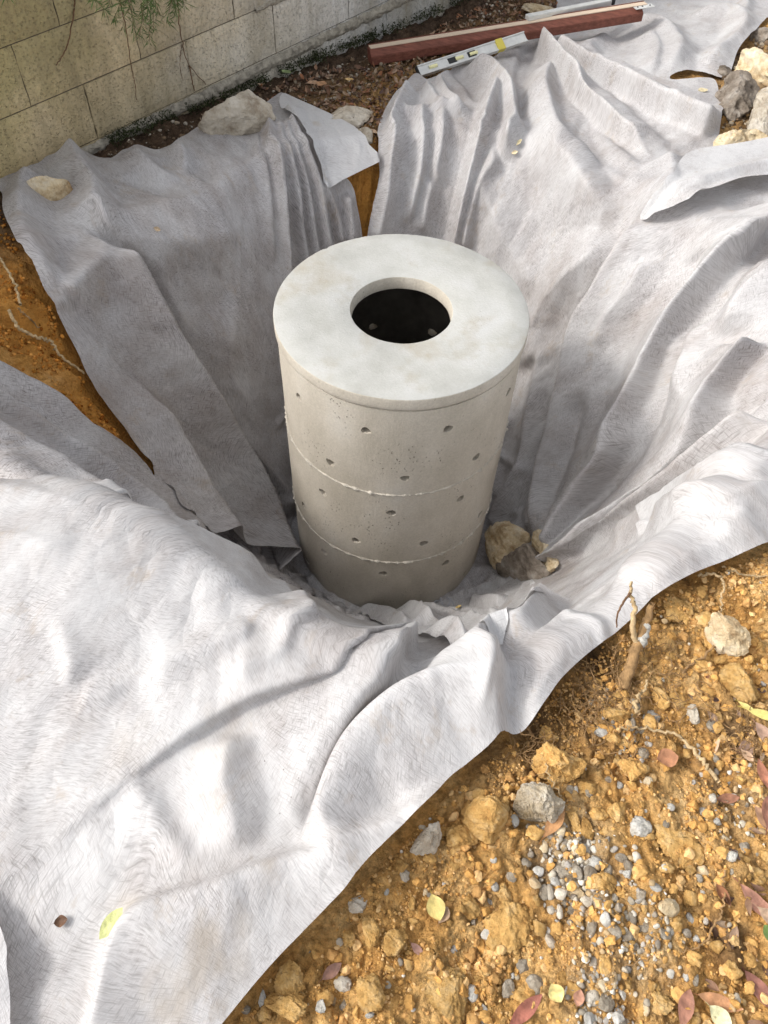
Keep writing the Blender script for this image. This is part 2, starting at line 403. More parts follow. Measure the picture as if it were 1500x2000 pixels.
# ------------------------------------------------------------------ fleece sheets
AMP = {'front': 1.3, 'right': 1.75, 'back': 1.6, 'backleft': 2.0, 'bottom': 1.7}
class Sheet:
    def __init__(s, name, outline, base, folds=(), lower=(), h0=.02, wr=(), rot=0.0, res=.011, off=(0, 0), rough=None, sharp=False, smooth=6, sm=1, thick=.4, stains=()):
        s.sm = sm; s.thick = thick; s.stains = stains
        s.name = name; s.base = base; s.lower = lower; s.rot = rot; s.res = res; s.off = off; s.wr = wr; s.rough = rough
        # outline items: (x, y) photo point, or ('c', theta_deg, s) on the unrolled ground
        runs = []
        for it in outline:
            if it[0] == 'c': runs.append(('c', (it[2] * math.cos(math.radians(it[1])), it[2] * math.sin(math.radians(it[1])))))
            else: runs.append(('p', it))
        P = np.zeros((len(runs), 2)); px = [i for i, r in enumerate(runs) if r[0] == 'p']
        if px: P[px] = chart([runs[i][1] for i in px], h0)
        for i, r in enumerate(runs):
            if r[0] == 'c': P[i] = r[1]
        s.poly = P if sharp else catmull(P, smooth, True)
        s.folds = []
        for f in folds:
            pts, a, wl, wrr = f[:4]; o = f[4] if len(f) > 4 else {}
            if o.get('chart'): C = catmull(np.array(pts, float), 6)
            else: C = chart(catmull(np.array(pts, float), 6), max(0, base + a * .8))
            # drop jumps across a crest
            d = np.linalg.norm(np.diff(C, axis=0), axis=1); keep = [0]
            for i in range(1, len(C)):
                if np.linalg.norm(C[i] - C[keep[-1]]) < .30: keep.append(i)
            C = C[keep]
            L_ = np.linalg.norm(np.diff(C, axis=0), axis=1)
            if o.get('dbg', True) and len(L_) > 3 and (L_.sum() > 1.8 * np.linalg.norm(C[-1] - C[0]) or L_.max() > .2): print('FOLD', name, pts[0], pts[-1], L_.sum().round(2), np.linalg.norm(C[-1] - C[0]).round(2), L_.max().round(2), len(C))
            for _ in range(2):
                if len(C) > 4: C[1:-1] = (C[:-2] + 2 * C[1:-1] + C[2:]) / 4
            s.folds.append((C, a * AMP.get(name, 1.35), wl, wrr, {**o, 'lean': o['lean'] * 1.5} if 'lean' in o else o))
    def own(s, Q):
        h = np.full(len(Q), s.base, float); lat = np.zeros((len(Q), 2)); env = np.zeros(len(Q))
        for C, a, wl, wr, o in s.folds:
            w = max(wl, wr) * 3.4; lo = C.min(0) - w; hi = C.max(0) + w
            k = np.where((Q[:, 0] > lo[0]) & (Q[:, 0] < hi[0]) & (Q[:, 1] > lo[1]) & (Q[:, 1] < hi[1]))[0]
            if not len(k) or len(C) < 2: continue
            q = Q[k]; best = np.full(len(k), 1e9); sd_ = np.zeros(len(k)); tl = np.zeros(len(k)); nx = np.zeros((len(k), 2))
            cum = np.concatenate([[0], np.cumsum(np.linalg.norm(np.diff(C, axis=0), axis=1))]); tot = cum[-1] + 1e-9
            for i in range(len(C) - 1):
                A = C[i]; B = C[i + 1]; ab = B - A; l2 = ab @ ab + 1e-12
                t = np.clip(((q - A) @ ab) / l2, 0, 1); D = q - A - t[:, None] * ab; dd = np.hypot(D[:, 0], D[:, 1])
                m = dd < best; best[m] = dd[m]; sg = np.sign(ab[0] * (q[:, 1] - A[1]) - ab[1] * (q[:, 0] - A[0]))
                sd_[m] = sg[m]; tl[m] = (cum[i] + t[m] * math.sqrt(l2)) / tot
                n = np.array([-ab[1], ab[0]]) / math.sqrt(l2); nx[m] = n
            p = 1 + (o.get('p', 1.5) - 1) * .45; wd = np.where(sd_ > 0, wl, wr) * 1.2; best = np.sqrt(best ** 2 + .004 ** 2) - .004
            wd = wd * (1 + o.get('grow', 0) * tl)
            W_ = 2.7 * wd; x_ = np.clip(1 - best / W_, 0, 1); pr = x_ ** (1.35 if a > 0 else 1.6)
            fs, fe = o.get('fade', (.15, .2))
            tp = np.clip(tl / max(fs, 1e-3), 0, 1) * np.clip((1 - tl) / max(fe, 1e-3), 0, 1)
            tp = tp * tp * (3 - 2 * tp)
            hh = a * pr * tp
            if a > 0: env[k] = np.where(hh > env[k], hh + .25 * env[k], env[k] + .25 * hh)
            else: h[k] += hh
            if 'lean' in o: lat[k] += nx * (o['lean'] * hh)[:, None]
        h += env
        for (kind, amp, fx, fy, seed) in s.wr:
            if kind == 'radial':          # long folds running down the bank
                th = np.arctan2(Q[:, 1], Q[:, 0]); r = np.hypot(Q[:, 0], Q[:, 1])
                v = fbm(th * fx + .5 * noise2(Q[:, 0] * 1.5, Q[:, 1] * 1.5, seed + 40), r * fy, seed, 3)
                h += amp * (1 - np.abs(v) * 1.9)
            elif kind == 'ridge':
                wq = .25 * noise2(Q[:, 0] * 2, Q[:, 1] * 2, seed + 77)
                v = fbm((Q[:, 0] + wq) * fx, (Q[:, 1] - wq) * fy, seed, 4); h += amp * (1 - np.abs(v) * 2) 
            elif kind == 'crump':
                v = 0; a2 = 1; ang = .4
                for k2 in range(3):
                    c_, s_ = math.cos(ang), math.sin(ang); X = (Q[:, 0] * c_ - Q[:, 1] * s_) * fx * 1.7 ** k2; Y = (Q[:, 0] * s_ + Q[:, 1] * c_) * fy * 1.7 ** k2
                    v = v + a2 * (1 - np.abs(noise2(X, Y, seed + k2 * 11)) * 2.2); a2 *= .55; ang += 1.1
                h += amp * v
            else:
                h += amp * fbm(Q[:, 0] * fx, Q[:, 1] * fy, seed, 4)
        return np.maximum(h, .005), lat
    def height(s, Q):
        h, lat = s.own(Q)
        for l in s.lower:
            k = np.where(inside(Q, l.poly))[0]
            if len(k):
                hl, ll = l.height(Q[k]); m = hl + .008 > h[k]
                h[k] = np.where(m, hl + .008, h[k]); lat[k] = np.where(m[:, None], ll, lat[k])
        return h, lat
    def build(s, parent=None, objname='fleece_sheet'):
        lo = s.poly.min(0); hi = s.poly.max(0); r = s.res
        nx = int((hi[0] - lo[0]) / r) + 3; ny = int((hi[1] - lo[1]) / r) + 3
        X, Y = np.meshgrid(lo[0] - r + np.arange(nx) * r, lo[1] - r + np.arange(ny) * r); G = np.stack([X.ravel(), Y.ravel()], -1)
        cen = G.reshape(ny, nx, 2)[:-1, :-1].reshape(-1, 2) + r / 2
        k = inside(cen, s.poly).reshape(ny - 1, nx - 1)
        idx = np.arange(nx * ny).reshape(ny, nx); j, i = np.where(k)
        F = np.stack([idx[j, i], idx[j, i + 1], idx[j + 1, i + 1], idx[j + 1, i]], -1)
        cnt = np.bincount(F.ravel(), minlength=nx * ny); bnd = np.where((cnt > 0) & (cnt < 4))[0]
        A = s.poly; B = np.roll(s.poly, -1, 0); q = G[bnd]; best = np.full(len(q), 1e9); bp = q.copy()
        for a, b in zip(A, B):
            ab = b - a; t = np.clip(((q - a) @ ab) / (ab @ ab + 1e-12), 0, 1); p = a + t[:, None] * ab; d = np.linalg.norm(q - p, axis=1)
            m = d < best; best[m] = d[m]; bp[m] = p[m]
        m = best < r * 1.6; G[bnd[m]] = bp[m]
        use = np.where(cnt > 0)[0]; re = np.full(nx * ny, -1); re[use] = np.arange(len(use)); F = re[F]; Q = G[use]
        h, lat = s.height(Q)
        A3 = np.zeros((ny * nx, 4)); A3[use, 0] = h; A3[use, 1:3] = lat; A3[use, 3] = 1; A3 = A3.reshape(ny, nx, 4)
        for _ in range(s.sm):          # cloth has no kinks narrower than a few threads
            p_ = np.pad(A3, ((1, 1), (1, 1), (0, 0))); Wt = p_[1:-1, 1:-1] * 2 + p_[:-2, 1:-1] + p_[2:, 1:-1] + p_[1:-1, :-2] + p_[1:-1, 2:]
            w_ = np.maximum(Wt[..., 3:], 1e-6); A3 = np.where(A3[..., 3:] > 0, np.concatenate([Wt[..., :3] / w_, np.ones_like(w_)], -1), A3)
        A3 = A3.reshape(-1, 4)[use]; h = A3[:, 0]; lat = A3[:, 1:3]
        P, N, dx, dy = frame(Q)
        V = P + N * h[:, None] + dx * lat[:, :1] + dy * lat[:, 1:]
        c_, s_ = math.cos(s.rot), math.sin(s.rot)
        uv = np.stack([Q[:, 0] * c_ - Q[:, 1] * s_ + s.off[0], Q[:, 0] * s_ + Q[:, 1] * c_ + s.off[1]], -1)
        col = np.zeros((len(Q), 3)); col[:, 0] = s.thick
        for px_, r_, a_ in s.stains:
            c0 = chart([px_], s.base)[0]; d0 = np.linalg.norm(Q - c0, axis=1) / r_; col[:, 1] = np.maximum(col[:, 1], a_ * np.clip(1.1 - d0 + .6 * fbm(Q[:, 0] * 22, Q[:, 1] * 22, 91, 4), 0, 1))
        return mesh_obj(objname, V, F, M['cloth'], parent, True, uv, col)
    def top(s, px):
        """world point on this sheet for a photo point"""
        Q = chart([px], s.base + .02); h, lat = s.height(Q); P, N, dx, dy = frame(Q)
        return (P + N * h[:, None] + dx * lat[:, :1] + dy * lat[:, 1:])[0], N[0]
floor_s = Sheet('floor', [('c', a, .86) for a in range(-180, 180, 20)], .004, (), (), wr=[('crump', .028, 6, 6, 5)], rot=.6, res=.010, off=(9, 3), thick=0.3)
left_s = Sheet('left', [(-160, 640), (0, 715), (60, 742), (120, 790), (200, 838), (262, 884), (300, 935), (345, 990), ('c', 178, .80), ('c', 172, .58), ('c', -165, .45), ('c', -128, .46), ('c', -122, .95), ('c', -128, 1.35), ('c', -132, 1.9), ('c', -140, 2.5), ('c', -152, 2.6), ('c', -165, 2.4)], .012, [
    ([(-80, 690), (40, 742), (130, 812), (240, 900), (340, 1000), (420, 1085)], .035, .03, .05, dict(p=1.4, fade=(.05, .1))),
    ([(-100, 740), (0, 795), (90, 850), (170, 905), (270, 985), (380, 1075)], .055, .035, .04, dict(p=1.3, fade=(.05, .05))),
    ([(-100, 805), (0, 862), (80, 910), (160, 965), (240, 1015)], .05, .035, .05, dict(p=1.3, fade=(.05, .1))),
    ([(-100, 860), (0, 910), (60, 945), (120, 980)], .03, .03, .03, dict(p=1.3, fade=(.05, .1))),
    ([(-40, 805), (100, 880), (220, 975), (340, 1060)], -.03, .03, .03, dict(fade=(.1, .1))),
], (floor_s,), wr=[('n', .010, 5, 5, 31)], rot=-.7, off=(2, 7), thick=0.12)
backleft_s = Sheet('backleft', [(-150, 270), (-60, 300), (0, 306), (40, 318), (72, 312), (100, 302), (140, 291), (170, 302), (205, 312), (262, 288), (305, 296), (345, 282), (380, 262), (410, 246), (470, 225), (533, 192), (556, 188), (590, 235), (640, 300), (682, 350), (694, 395), (703, 440), (706, 480),
     ('c', 102, 1.3), ('c', 101, .95), ('c', 108, .62), ('c', 140, .52), ('c', 172, .44), ('c', -165, .43), ('c', -146, .44), ('c', -139, .53), ('c', -143, .68), ('c', -150, .80), (400, 1062), (385, 1055), (372, 1030), (330, 1002), (296, 952), (285, 905), (258, 876), (215, 820), (170, 757), (130, 668), (95, 600), (62, 548), (30, 470), (12, 425), (2, 375), (-60, 330)], .022, [
    # the long bright ridge and its dark side
    ([(185, 440), (225, 500), (262, 575), (300, 650), (355, 745), (410, 850), (455, 950), (490, 1040), (520, 1125)], .070, .015, .075, dict(p=1.25, fade=(.03, .05), lean=.35)),
    ([(235, 470), (300, 600), (370, 720), (440, 850), (500, 980), (545, 1090)], -.035, .035, .03, dict(fade=(.1, .1))),
    ([(290, 620), (345, 700), (400, 775), (460, 850), (520, 930), (560, 1010)], .045, .05, .04, dict(p=1.4, fade=(.25, .1))),
    ([(470, 540), (430, 640), (455, 760), (520, 880), (565, 980)], .02, .07, .05, dict(fade=(.3, .1))),
    ([(225, 675), (255, 760), (300, 850), (350, 945), (400, 1020), (440, 1090)], .05, .05, .05, dict(p=1.4, fade=(.2, .1))),
    ([(185, 447), (160, 480), (125, 520), (95, 560)], .045, .05, .015, dict(p=1.2, fade=(.05, .15))),
    ([(98, 500), (97, 560), (120, 600)], .02, .015, .03, dict(fade=(.2, .2))),
    ([(60, 330), (45, 380), (48, 450), (72, 530), (110, 610)], .030, .03, .03, dict(p=1.2, fade=(.1, .2))),
    ([(138, 292), (160, 330), (185, 370), (188, 410), (187, 440)], .045, .03, .045, dict(p=1.4, fade=(.1, .1))),
    ([(190, 436), (250, 444), (320, 450), (400, 446), (455, 425)], .022, .05, .05, dict(p=1.5, fade=(.1, .2))),
    ([(240, 350), (300, 370), (360, 355), (420, 320)], -.02, .05, .05, dict()),
    ([(262, 290), (285, 320), (330, 340), (400, 330)], .02, .03, .04, dict()),
    ([(345, 282), (360, 310), (352, 340)], .02, .02, .03, dict()),
    ([(455, 385), (456, 470), (455, 540), (462, 640), (472, 740), (480, 830)], .006, .006, .006, dict(p=1.2)),
    # gathers below the wedge rock
    ([(535, 240), (540, 330), (545, 430), (550, 540), (556, 620)], .035, .010, .035, dict(p=1.2, fade=(.05, .2), lean=-.3)),
    ([(545, 245), (562, 330), (572, 420), (585, 500), (590, 560)], .028, .016, .014, dict(p=1.2, fade=(.05, .2))),
    ([(556, 245), (585, 330), (597, 420), (612, 490), (618, 520)], .028, .016, .014, dict(p=1.2, fade=(.05, .2))),
    ([(565, 235), (610, 330), (625, 420), (640, 480)], .035, .018, .018, dict(p=1.2, fade=(.05, .1))),
    ([(620, 330), (650, 400), (662, 460)], .03, .02, .02, dict(p=1.2, fade=(.1, .1))),
    ([(670, 360), (678, 410), (682, 460)], .03, .02, .012, dict(p=1.2, fade=(.1, .1))),
    ([(500, 250), (510, 340), (512, 440), (520, 520)], .014, .02, .02, dict()),
    ([(330, 560), (400, 560), (450, 590)], -.02, .06, .06, dict()),
], (floor_s, left_s), wr=[('crump', .0045, 3.6, 3.6, 3), ('n', .012, 2.6, 2.6, 11), ('radial', .004, 9, .8, 21)], rot=.75, off=(0, 0), thick=0.22)
flap_s = Sheet('flap', [(552, 189), (580, 199), (620, 217), (660, 236), (692, 254), (715, 283), (737, 308), (700, 328), (660, 346), (626, 361), (618, 320), (602, 285), (580, 250), (548, 215)], .034, [
    ([(740, 300), (700, 322), (650, 346), (626, 358)], .035, .05, .05, dict(p=1.6, fade=(.05, .2))),
    ([(560, 200), (590, 250), (612, 300), (628, 350)], .025, .03, .02, dict(p=1.3, fade=(.1, .05))),
    ([(700, 262), (690, 300), (672, 340)], .015, .02, .02, dict()),
], (backleft_s,), sharp=False, rot=.2, res=.008, off=(4, 1), smooth=3, thick=1.0, stains=[((617, 240), .03, .55)])
far_s = Sheet('far', [(1040, 90), (1072, 40), (1088, 10), (1095, -60), (1200, -140), (1560, -160), (1540, -20), (1498, 35), (1480, 60), (1440, 105), (1424, 142), (1390, 140), (1360, 134), (1330, 140), (1308, 148), (1330, 150), (1385, 145), (1400, 155), (1406, 190), (1400, 230), (1330, 260), (1200, 220), (1100, 150)], .012, [
    ([(1130, 25), (1200, 40), (1290, 45), (1330, 90), (1300, 140)], .05, .05, .05, dict(p=1.6)),
    ([(1340, 20), (1440, 20), (1450, 60), (1400, 100), (1380, 130)], .05, .06, .04, dict(p=1.4)),
    ([(1262, 60), (1285, 90), (1275, 140)], .03, .02, .04, dict()),
    ([(1190, 60), (1150, 90), (1180, 120)], .03, .04, .04, dict()),
    ([(1460, -20), (1455, 40)], .03, .02, .02, dict()),
], (), wr=[('n', .016, 3, 3, 71)], rot=.3, off=(6, 6), res=.014, thick=0.6)
back_s = Sheet('back', [(812, 147), (833, 160), (858, 150), (880, 138), (902, 121), (930, 115), (962, 116), (985, 102), (1020, 84), (1060, 71), (1090, 76), (1130, 86), (1190, 112), (1250, 141), (1330, 172), (1411, 201), (1408, 222), (1404, 243), (1403, 262), (1395, 303), (1370, 340), (1360, 420), (1330, 520), (1280, 700), (1200, 900), (1120, 1080),
     ('c', -15, .62), ('c', 0, .52), ('c', 40, .52), ('c', 80, .52), ('c', 98, .62), ('c', 99, 1.0), ('c', 100, 1.3), (713, 465), (722, 400), (735, 335), (735, 290), (742, 240), (765, 195), (790, 170)], .024, [
    ([(1060, 74), (1085, 100), (1120, 140), (1165, 180), (1215, 222), (1270, 262), (1300, 290)], .085, .05, .022, dict(p=1.3, fade=(.05, .2), lean=-.2)),
    ([(1090, 78), (1150, 115), (1230, 155), (1320, 200), (1405, 235)], .075, .06, .025, dict(p=1.4, fade=(.1, .03), lean=-.3)),
    ([(1130, 190), (1190, 250), (1250, 300), (1290, 330)], -.035, .03, .04, dict()),
    ([(1085, 110), (1062, 165), (1075, 215), (1090, 260), (1130, 300), (1190, 370), (1230, 420)], .045, .03, .05, dict(p=1.4)),
    ([(1130, 240), (1160, 300), (1200, 345), (1240, 375)], -.03, .03, .03, dict()),
    ([(1040, 90), (1020, 150), (1016, 220), (1010, 280)], -.04, .02, .02, dict(p=1.4)),
    ([(905, 118), (945, 125), (980, 152), (1000, 190), (1005, 240), (985, 290)], .055, .03, .022, dict(p=1.3, fade=(.15, .1))),
    ([(975, 155), (950, 220), (930, 290), (912, 360), (898, 420), (886, 475)], .050, .018, .022, dict(p=1.2, fade=(.1, .05))),
    ([(985, 290), (950, 330), (925, 400), (910, 475)], .035, .02, .03, dict(p=1.3, fade=(.1, .1))),
    ([(930, 300), (960, 370), (1000, 450), (1050, 520), (1100, 560)], .03, .05, .07, dict()),
    ([(830, 160), (850, 200), (880, 215)], .03, .02, .02, dict(p=1.2)),
    ([(856, 150), (868, 185), (905, 220)], .035, .018, .02, dict(p=1.2)),
    ([(880, 140), (920, 180), (935, 215)], -.03, .02, .02, dict(p=1.3)),
    ([(826, 205), (822, 260), (815, 320), (800, 370), (790, 430)], .035, .02, .02, dict(p=1.3)),
    ([(790, 200), (795, 220), (860, 212), (930, 215)], .025, .012, .03, dict(p=1.2)),
    ([(865, 215), (860, 270), (850, 320), (870, 350)], .025, .02, .02, dict(p=1.3)),
    ([(845, 330), (830, 380), (820, 440)], .03, .03, .03, dict()),
    ([(800, 160), (770, 220), (752, 290), (742, 360), (727, 440)], .045, .03, .014, dict(p=1.3, fade=(.1, .02))),
    ([(1225, 420), (1180, 480), (1110, 540), (1075, 600), (1060, 700)], .05, .06, .07, dict(fade=(.2, .1))),
    ([(1300, 300), (1310, 340), (1290, 400), (1240, 450)], .03, .04, .04, dict()),
    ([(1090, 620), (1065, 760), (1040, 900), (990, 1010)], .04, .04, .03, dict()),
    ([(1060, 880), (1010, 960), (965, 1040)], .045, .03, .02, dict(p=1.3)),
], (floor_s, far_s), wr=[('crump', .005, 3.6, 3.6, 4), ('n', .010, 3, 3, 12), ('radial', .004, 10, .9, 25)], rot=-.5, off=(3, 2), thick=0.42)
right_s = Sheet('right', [(1620, 250), (1560, 268), (1500, 284), (1430, 300), (1350, 312), (1325, 330), (1300, 350), (1272, 392), (1240, 445), (1200, 505), (1165, 560), (1141, 590), (1128, 630), (1122, 700), (1100, 790), (1088, 860), (1070, 940), (1045, 1040), (1040, 1100), ('c', -45, .58), ('c', -66, .62), ('c', -74, .9), ('c', -70, 1.4), ('c', -61, 1.72), ('c', -50, 1.84), ('c', -42, 1.98), ('c', -34, 2.2), ('c', -15, 2.6), ('c', 5, 2.7), ('c', 20, 2.7)], .034, [
    ([(1282, 395), (1237, 470), (1187, 555), (1157, 600), (1142, 660), (1129, 740), (1107, 850), (1087, 950), (1062, 1050)], .050, .10, .02, dict(p=1.3, fade=(.05, .1))),
    ([(1510, 400), (1440, 470), (1390, 540), (1345, 610), (1315, 670), (1280, 750), (1235, 840), (1180, 930), (1130, 1010), (1092, 1072)], .070, .018, .07, dict(p=1.1, fade=(.05, .05), lean=.3)),
    ([(1500, 470), (1430, 560), (1370, 650), (1330, 740), (1290, 820), (1220, 930), (1140, 1030)], -.03, .03, .03, dict()),
    ([(1520, 640), (1470, 700), (1440, 760), (1400, 840), (1350, 900), (1270, 975), (1190, 1040), (1100, 1095)], .075, .020, .08, dict(p=1.1, fade=(.03, .05), lean=.3)),
    ([(1290, 480), (1270, 540), (1220, 600), (1190, 680)], .03, .04, .05, dict()),
    ([(1370, 500), (1350, 560), (1300, 620)], -.025, .03, .03, dict()),
    ([(1400, 600), (1370, 720), (1390, 790), (1340, 860)], .04, .04, .05, dict()),
    ([(1540, 500), (1480, 580), (1460, 640)], .04, .04, .04, dict()),
    ([(1540, 800), (1450, 880), (1350, 955), (1250, 1020), (1150, 1075)], .06, .02, .06, dict(p=1.1, fade=(.03, .1), lean=.2)),
    ([(1540, 760), (1430, 840), (1320, 940), (1200, 1030)], -.035, .03, .03, dict()),
    ([(1540, 880), (1420, 950), (1300, 1020), (1200, 1075)], .04, .04, .04, dict()),
    ([(1200, 880), (1150, 960), (1100, 1040)], .035, .02, .03, dict(p=1.3)),
    ([(1160, 760), (1135, 880), (1100, 980), (1075, 1060)], -.03, .03, .03, dict()),
], (floor_s, back_s), wr=[('crump', .0045, 3.4, 3.4, 6), ('n', .010, 2.6, 2.6, 14), ('radial', .003, 10, .8, 27)], rot=.2, off=(1, 5), thick=0.42)
hem_s = Sheet('hem', [(1620, 262), (1540, 285), (1500, 297), (1430, 312), (1360, 322), (1330, 334), (1315, 352), (1302, 380), (1285, 410), (1271, 436), (1310, 432), (1345, 426), (1385, 412), (1420, 397), (1460, 384), (1510, 372), (1620, 330)], .085, [
    ([(1540, 345), (1460, 352), (1400, 372), (1340, 392), (1290, 412)], .035, .05, .03, dict(p=1.5, fade=(.02, .1))),
    ([(1540, 310), (1440, 330), (1370, 348), (1320, 350)], .02, .03, .03, dict()),
], (right_s,), rot=1.2, res=.009, off=(8, 8), smooth=3, thick=.85)
front_s = Sheet('front', [(-200, 900), ('c', -141, 2.05), ('c', -136, 1.85), ('c', -131, 1.55), ('c', -125, 1.2), ('c', -118, .95), ('c', -100, .75), ('c', -80, .72), ('c', -66, .85), ('c', -60, 1.15), ('c', -54, 1.45), ('c', -47, 1.62), (1330, 990), (1400, 965), (1468, 940), (1500, 944), (1600, 930), (1660, 1010), (1580, 1060), (1500, 1076), (1440, 1100), (1375, 1126), (1300, 1160), (1252, 1192), (1195, 1245), (1140, 1290), (1090, 1340), (1058, 1385), (1022, 1433), (985, 1452), (952, 1483), (912, 1515), (875, 1545), (835, 1598), (770, 1662), (705, 1730), (640, 1792), (580, 1850), (520, 1912), (450, 1995), (400, 2060), (300, 2200), (-100, 2250), (-250, 2000), (-260, 1300)], .040, [
    # near crest
    ([(-60, 950), (60, 970), (180, 1002), (300, 1045), (420, 1100), (520, 1150)], .045, .04, .16, dict(p=1.8, fade=(.02, .15))),
    ([(520, 1150), (565, 1200), (610, 1235), (660, 1262)], .02, .03, .05, dict()),
    # the long crease from the peak at (795,1260) down to the left edge
    ([(800, 1258), (735, 1268), (655, 1282), (560, 1318), (470, 1352), (400, 1390), (310, 1452), (230, 1515), (140, 1590), (60, 1670), (0, 1725), (-60, 1790)], .045, .007, .10, dict(p=1.0, fade=(.04, .65), lean=.4)),
    # right edge of the big fold
    ([(800, 1268), (755, 1297), (712, 1335), (680, 1375), (648, 1435), (618, 1505), (590, 1580), (560, 1650), (530, 1690)], .060, .014, .10, dict(p=1.1, fade=(.03, .45), lean=.25)),
    ([(830, 1340), (770, 1370), (715, 1410), (670, 1470), (630, 1560), (590, 1640)], -.035, .022, .022, dict(fade=(.1, .1))),
    ([(1000, 1330), (930, 1335), (860, 1348), (790, 1375), (725, 1420), (680, 1470), (652, 1530), (632, 1600), (600, 1660)], .070, .07, .022, dict(p=1.5, fade=(.1, .1), lean=-.25)),
    # rolled outer edge
    ([(180, 2040), (205, 1950), (225, 1850), (262, 1798), (340, 1772), (440, 1738), (545, 1695), (640, 1672), (715, 1648), (790, 1610), (860, 1560), (930, 1490)], .055, .014, .09, dict(p=1.1, fade=(.02, .2), lean=.10)),
    ([(240, 1960), (290, 1880), (400, 1820), (520, 1770), (640, 1720), (740, 1660)], .035, .06, .09, dict(p=1.8)),
    ([(430, 1735), (455, 1765), (480, 1800)], .018, .012, .03, dict(p=1.1)),
    # broad relief on the left
    ([(-60, 1050), (40, 1062), (110, 1078), (165, 1068)], .035, .05, .02, dict(p=1.4)),
    ([(90, 1170), (120, 1230), (140, 1300), (148, 1350)], .018, .05, .014, dict(p=1.2)),
    ([(150, 1352), (200, 1350), (270, 1320), (330, 1330)], .015, .03, .015, dict(p=1.2)),
    ([(540, 1180), (560, 1220), (545, 1262), (490, 1290), (420, 1310)], .040, .04, .04, dict(p=1.5)),
    ([(500, 1190), (480, 1230), (400, 1260), (330, 1290), (270, 1320)], .030, .04, .03, dict(p=1.4)),
    ([(450, 1420), (440, 1520), (460, 1600), (455, 1690)], .028, .04, .04, dict(p=1.4)),
    ([(240, 1500), (290, 1570), (330, 1640), (400, 1700)], .012, .012, .02, dict(p=1.2)),
    # right part
    ([(1140, 1130), (1105, 1190), (1065, 1255), (1020, 1270), (975, 1285), (945, 1320), (932, 1370), (930, 1430), (915, 1470)], .075, .03, .07, dict(p=1.4, fade=(.08, .1), lean=.25)),
    ([(1120, 1110), (1090, 1160), (1075, 1215), (1050, 1265)], .03, .012, .012, dict(p=1.2)),
    ([(1190, 1200), (1110, 1260), (1060, 1330), (1024, 1420)], .03, .03, .03, dict(p=1.3)),
    ([(1330, 1010), (1400, 980), (1470, 955), (1540, 950)], .050, .02, .05, dict(p=1.5, fade=(.2, .05))),
    ([(1470, 945), (1455, 985), (1430, 1020), (1380, 1050)], .035, .04, .03, dict(p=1.3)),
    ([(1320, 1020), (1240, 1070), (1160, 1120)], .03, .03, .05, dict()),
    ([(1500, 1020), (1400, 1060), (1300, 1110), (1220, 1160)], .03, .04, .04, dict()),
    ([(870, 1400), (820, 1450), (800, 1520), (760, 1580)], .02, .09, .09, dict(p=2)),
    ([(980, 1380), (900, 1440), (830, 1530), (790, 1600)], .02, .04, .05, dict()),
], (floor_s, left_s, right_s), wr=[('n', .008, 2.2, 2.2, 16), ('crump', .004, 3.0, 3.0, 8)], rot=.35, off=(5, 9), res=.0085, sm=2, thick=0.64, stains=[((410, 1890), .07, .55), ((350, 1960), .06, .5), ((530, 1720), .03, .3), ((480, 1830), .03, .3), ((250, 1790), .04, .3), ((250, 1460), .08, .22), ((440, 1460), .10, .22), ((470, 1900), .05, .3)])
corner_s = Sheet('corner', [(-120, 1700), (0, 1781), (22, 1812), (38, 1845), (46, 1870), (47, 1920), (46, 2000), (46, 2080), (-120, 2100)], .075, [
    ([(-40, 1880), (10, 1880), (40, 1872)], .015, .02, .02, dict()),
], (front_s,), rot=.9, res=.010, off=(3, 12), smooth=3, thick=0.7)
bottom_s = Sheet('bottom', [('c', -122, .41), ('c', -95, .405), ('c', -60, .405), ('c', -38, .44), ('c', -26, .58), ('c', -32, .80), ('c', -44, .98), ('c', -54, 1.22), ('c', -61, 1.50), ('c', -70, 1.72), ('c', -79, 1.93), ('c', -82, 1.60), ('c', -84, 1.25), ('c', -90, .95), ('c', -104, .72), ('c', -118, .55)], .03, [
    ([(.02, -.42), (.12, -.70), (.20, -1.05), (.27, -1.45), (.33, -1.82)], .050, .03, .05, dict(p=1.0, chart=1, lean=.3)),
    ([(.10, -.41), (.30, -.70), (.44, -1.02), (.52, -1.35)], .045, .025, .05, dict(p=1.0, chart=1, lean=-.3)),
    ([(.22, -.40), (.42, -.55), (.58, -.78)], .04, .02, .03, dict(p=1.0, chart=1)),
    ([(-.15, -.42), (-.02, -.60), (.05, -.85), (.10, -1.15)], .035, .03, .02, dict(p=1.0, chart=1)),
    ([(.15, -.75), (.30, -.90), (.45, -.95)], .03, .02, .03, dict(p=1.0, chart=1)),
    ([(.36, -.35), (.45, -.42), (.56, -.50)], .03, .02, .02, dict(p=1.0, chart=1)),
    ([(.15, -1.0), (.25, -1.25), (.36, -1.45)], -.03, .03, .03, dict(p=1.0, chart=1)),
], (floor_s, front_s), wr=[('crump', .007, 5, 5, 45)], rot=1.4, off=(11, 2), res=.008, sm=2, thick=0.7)

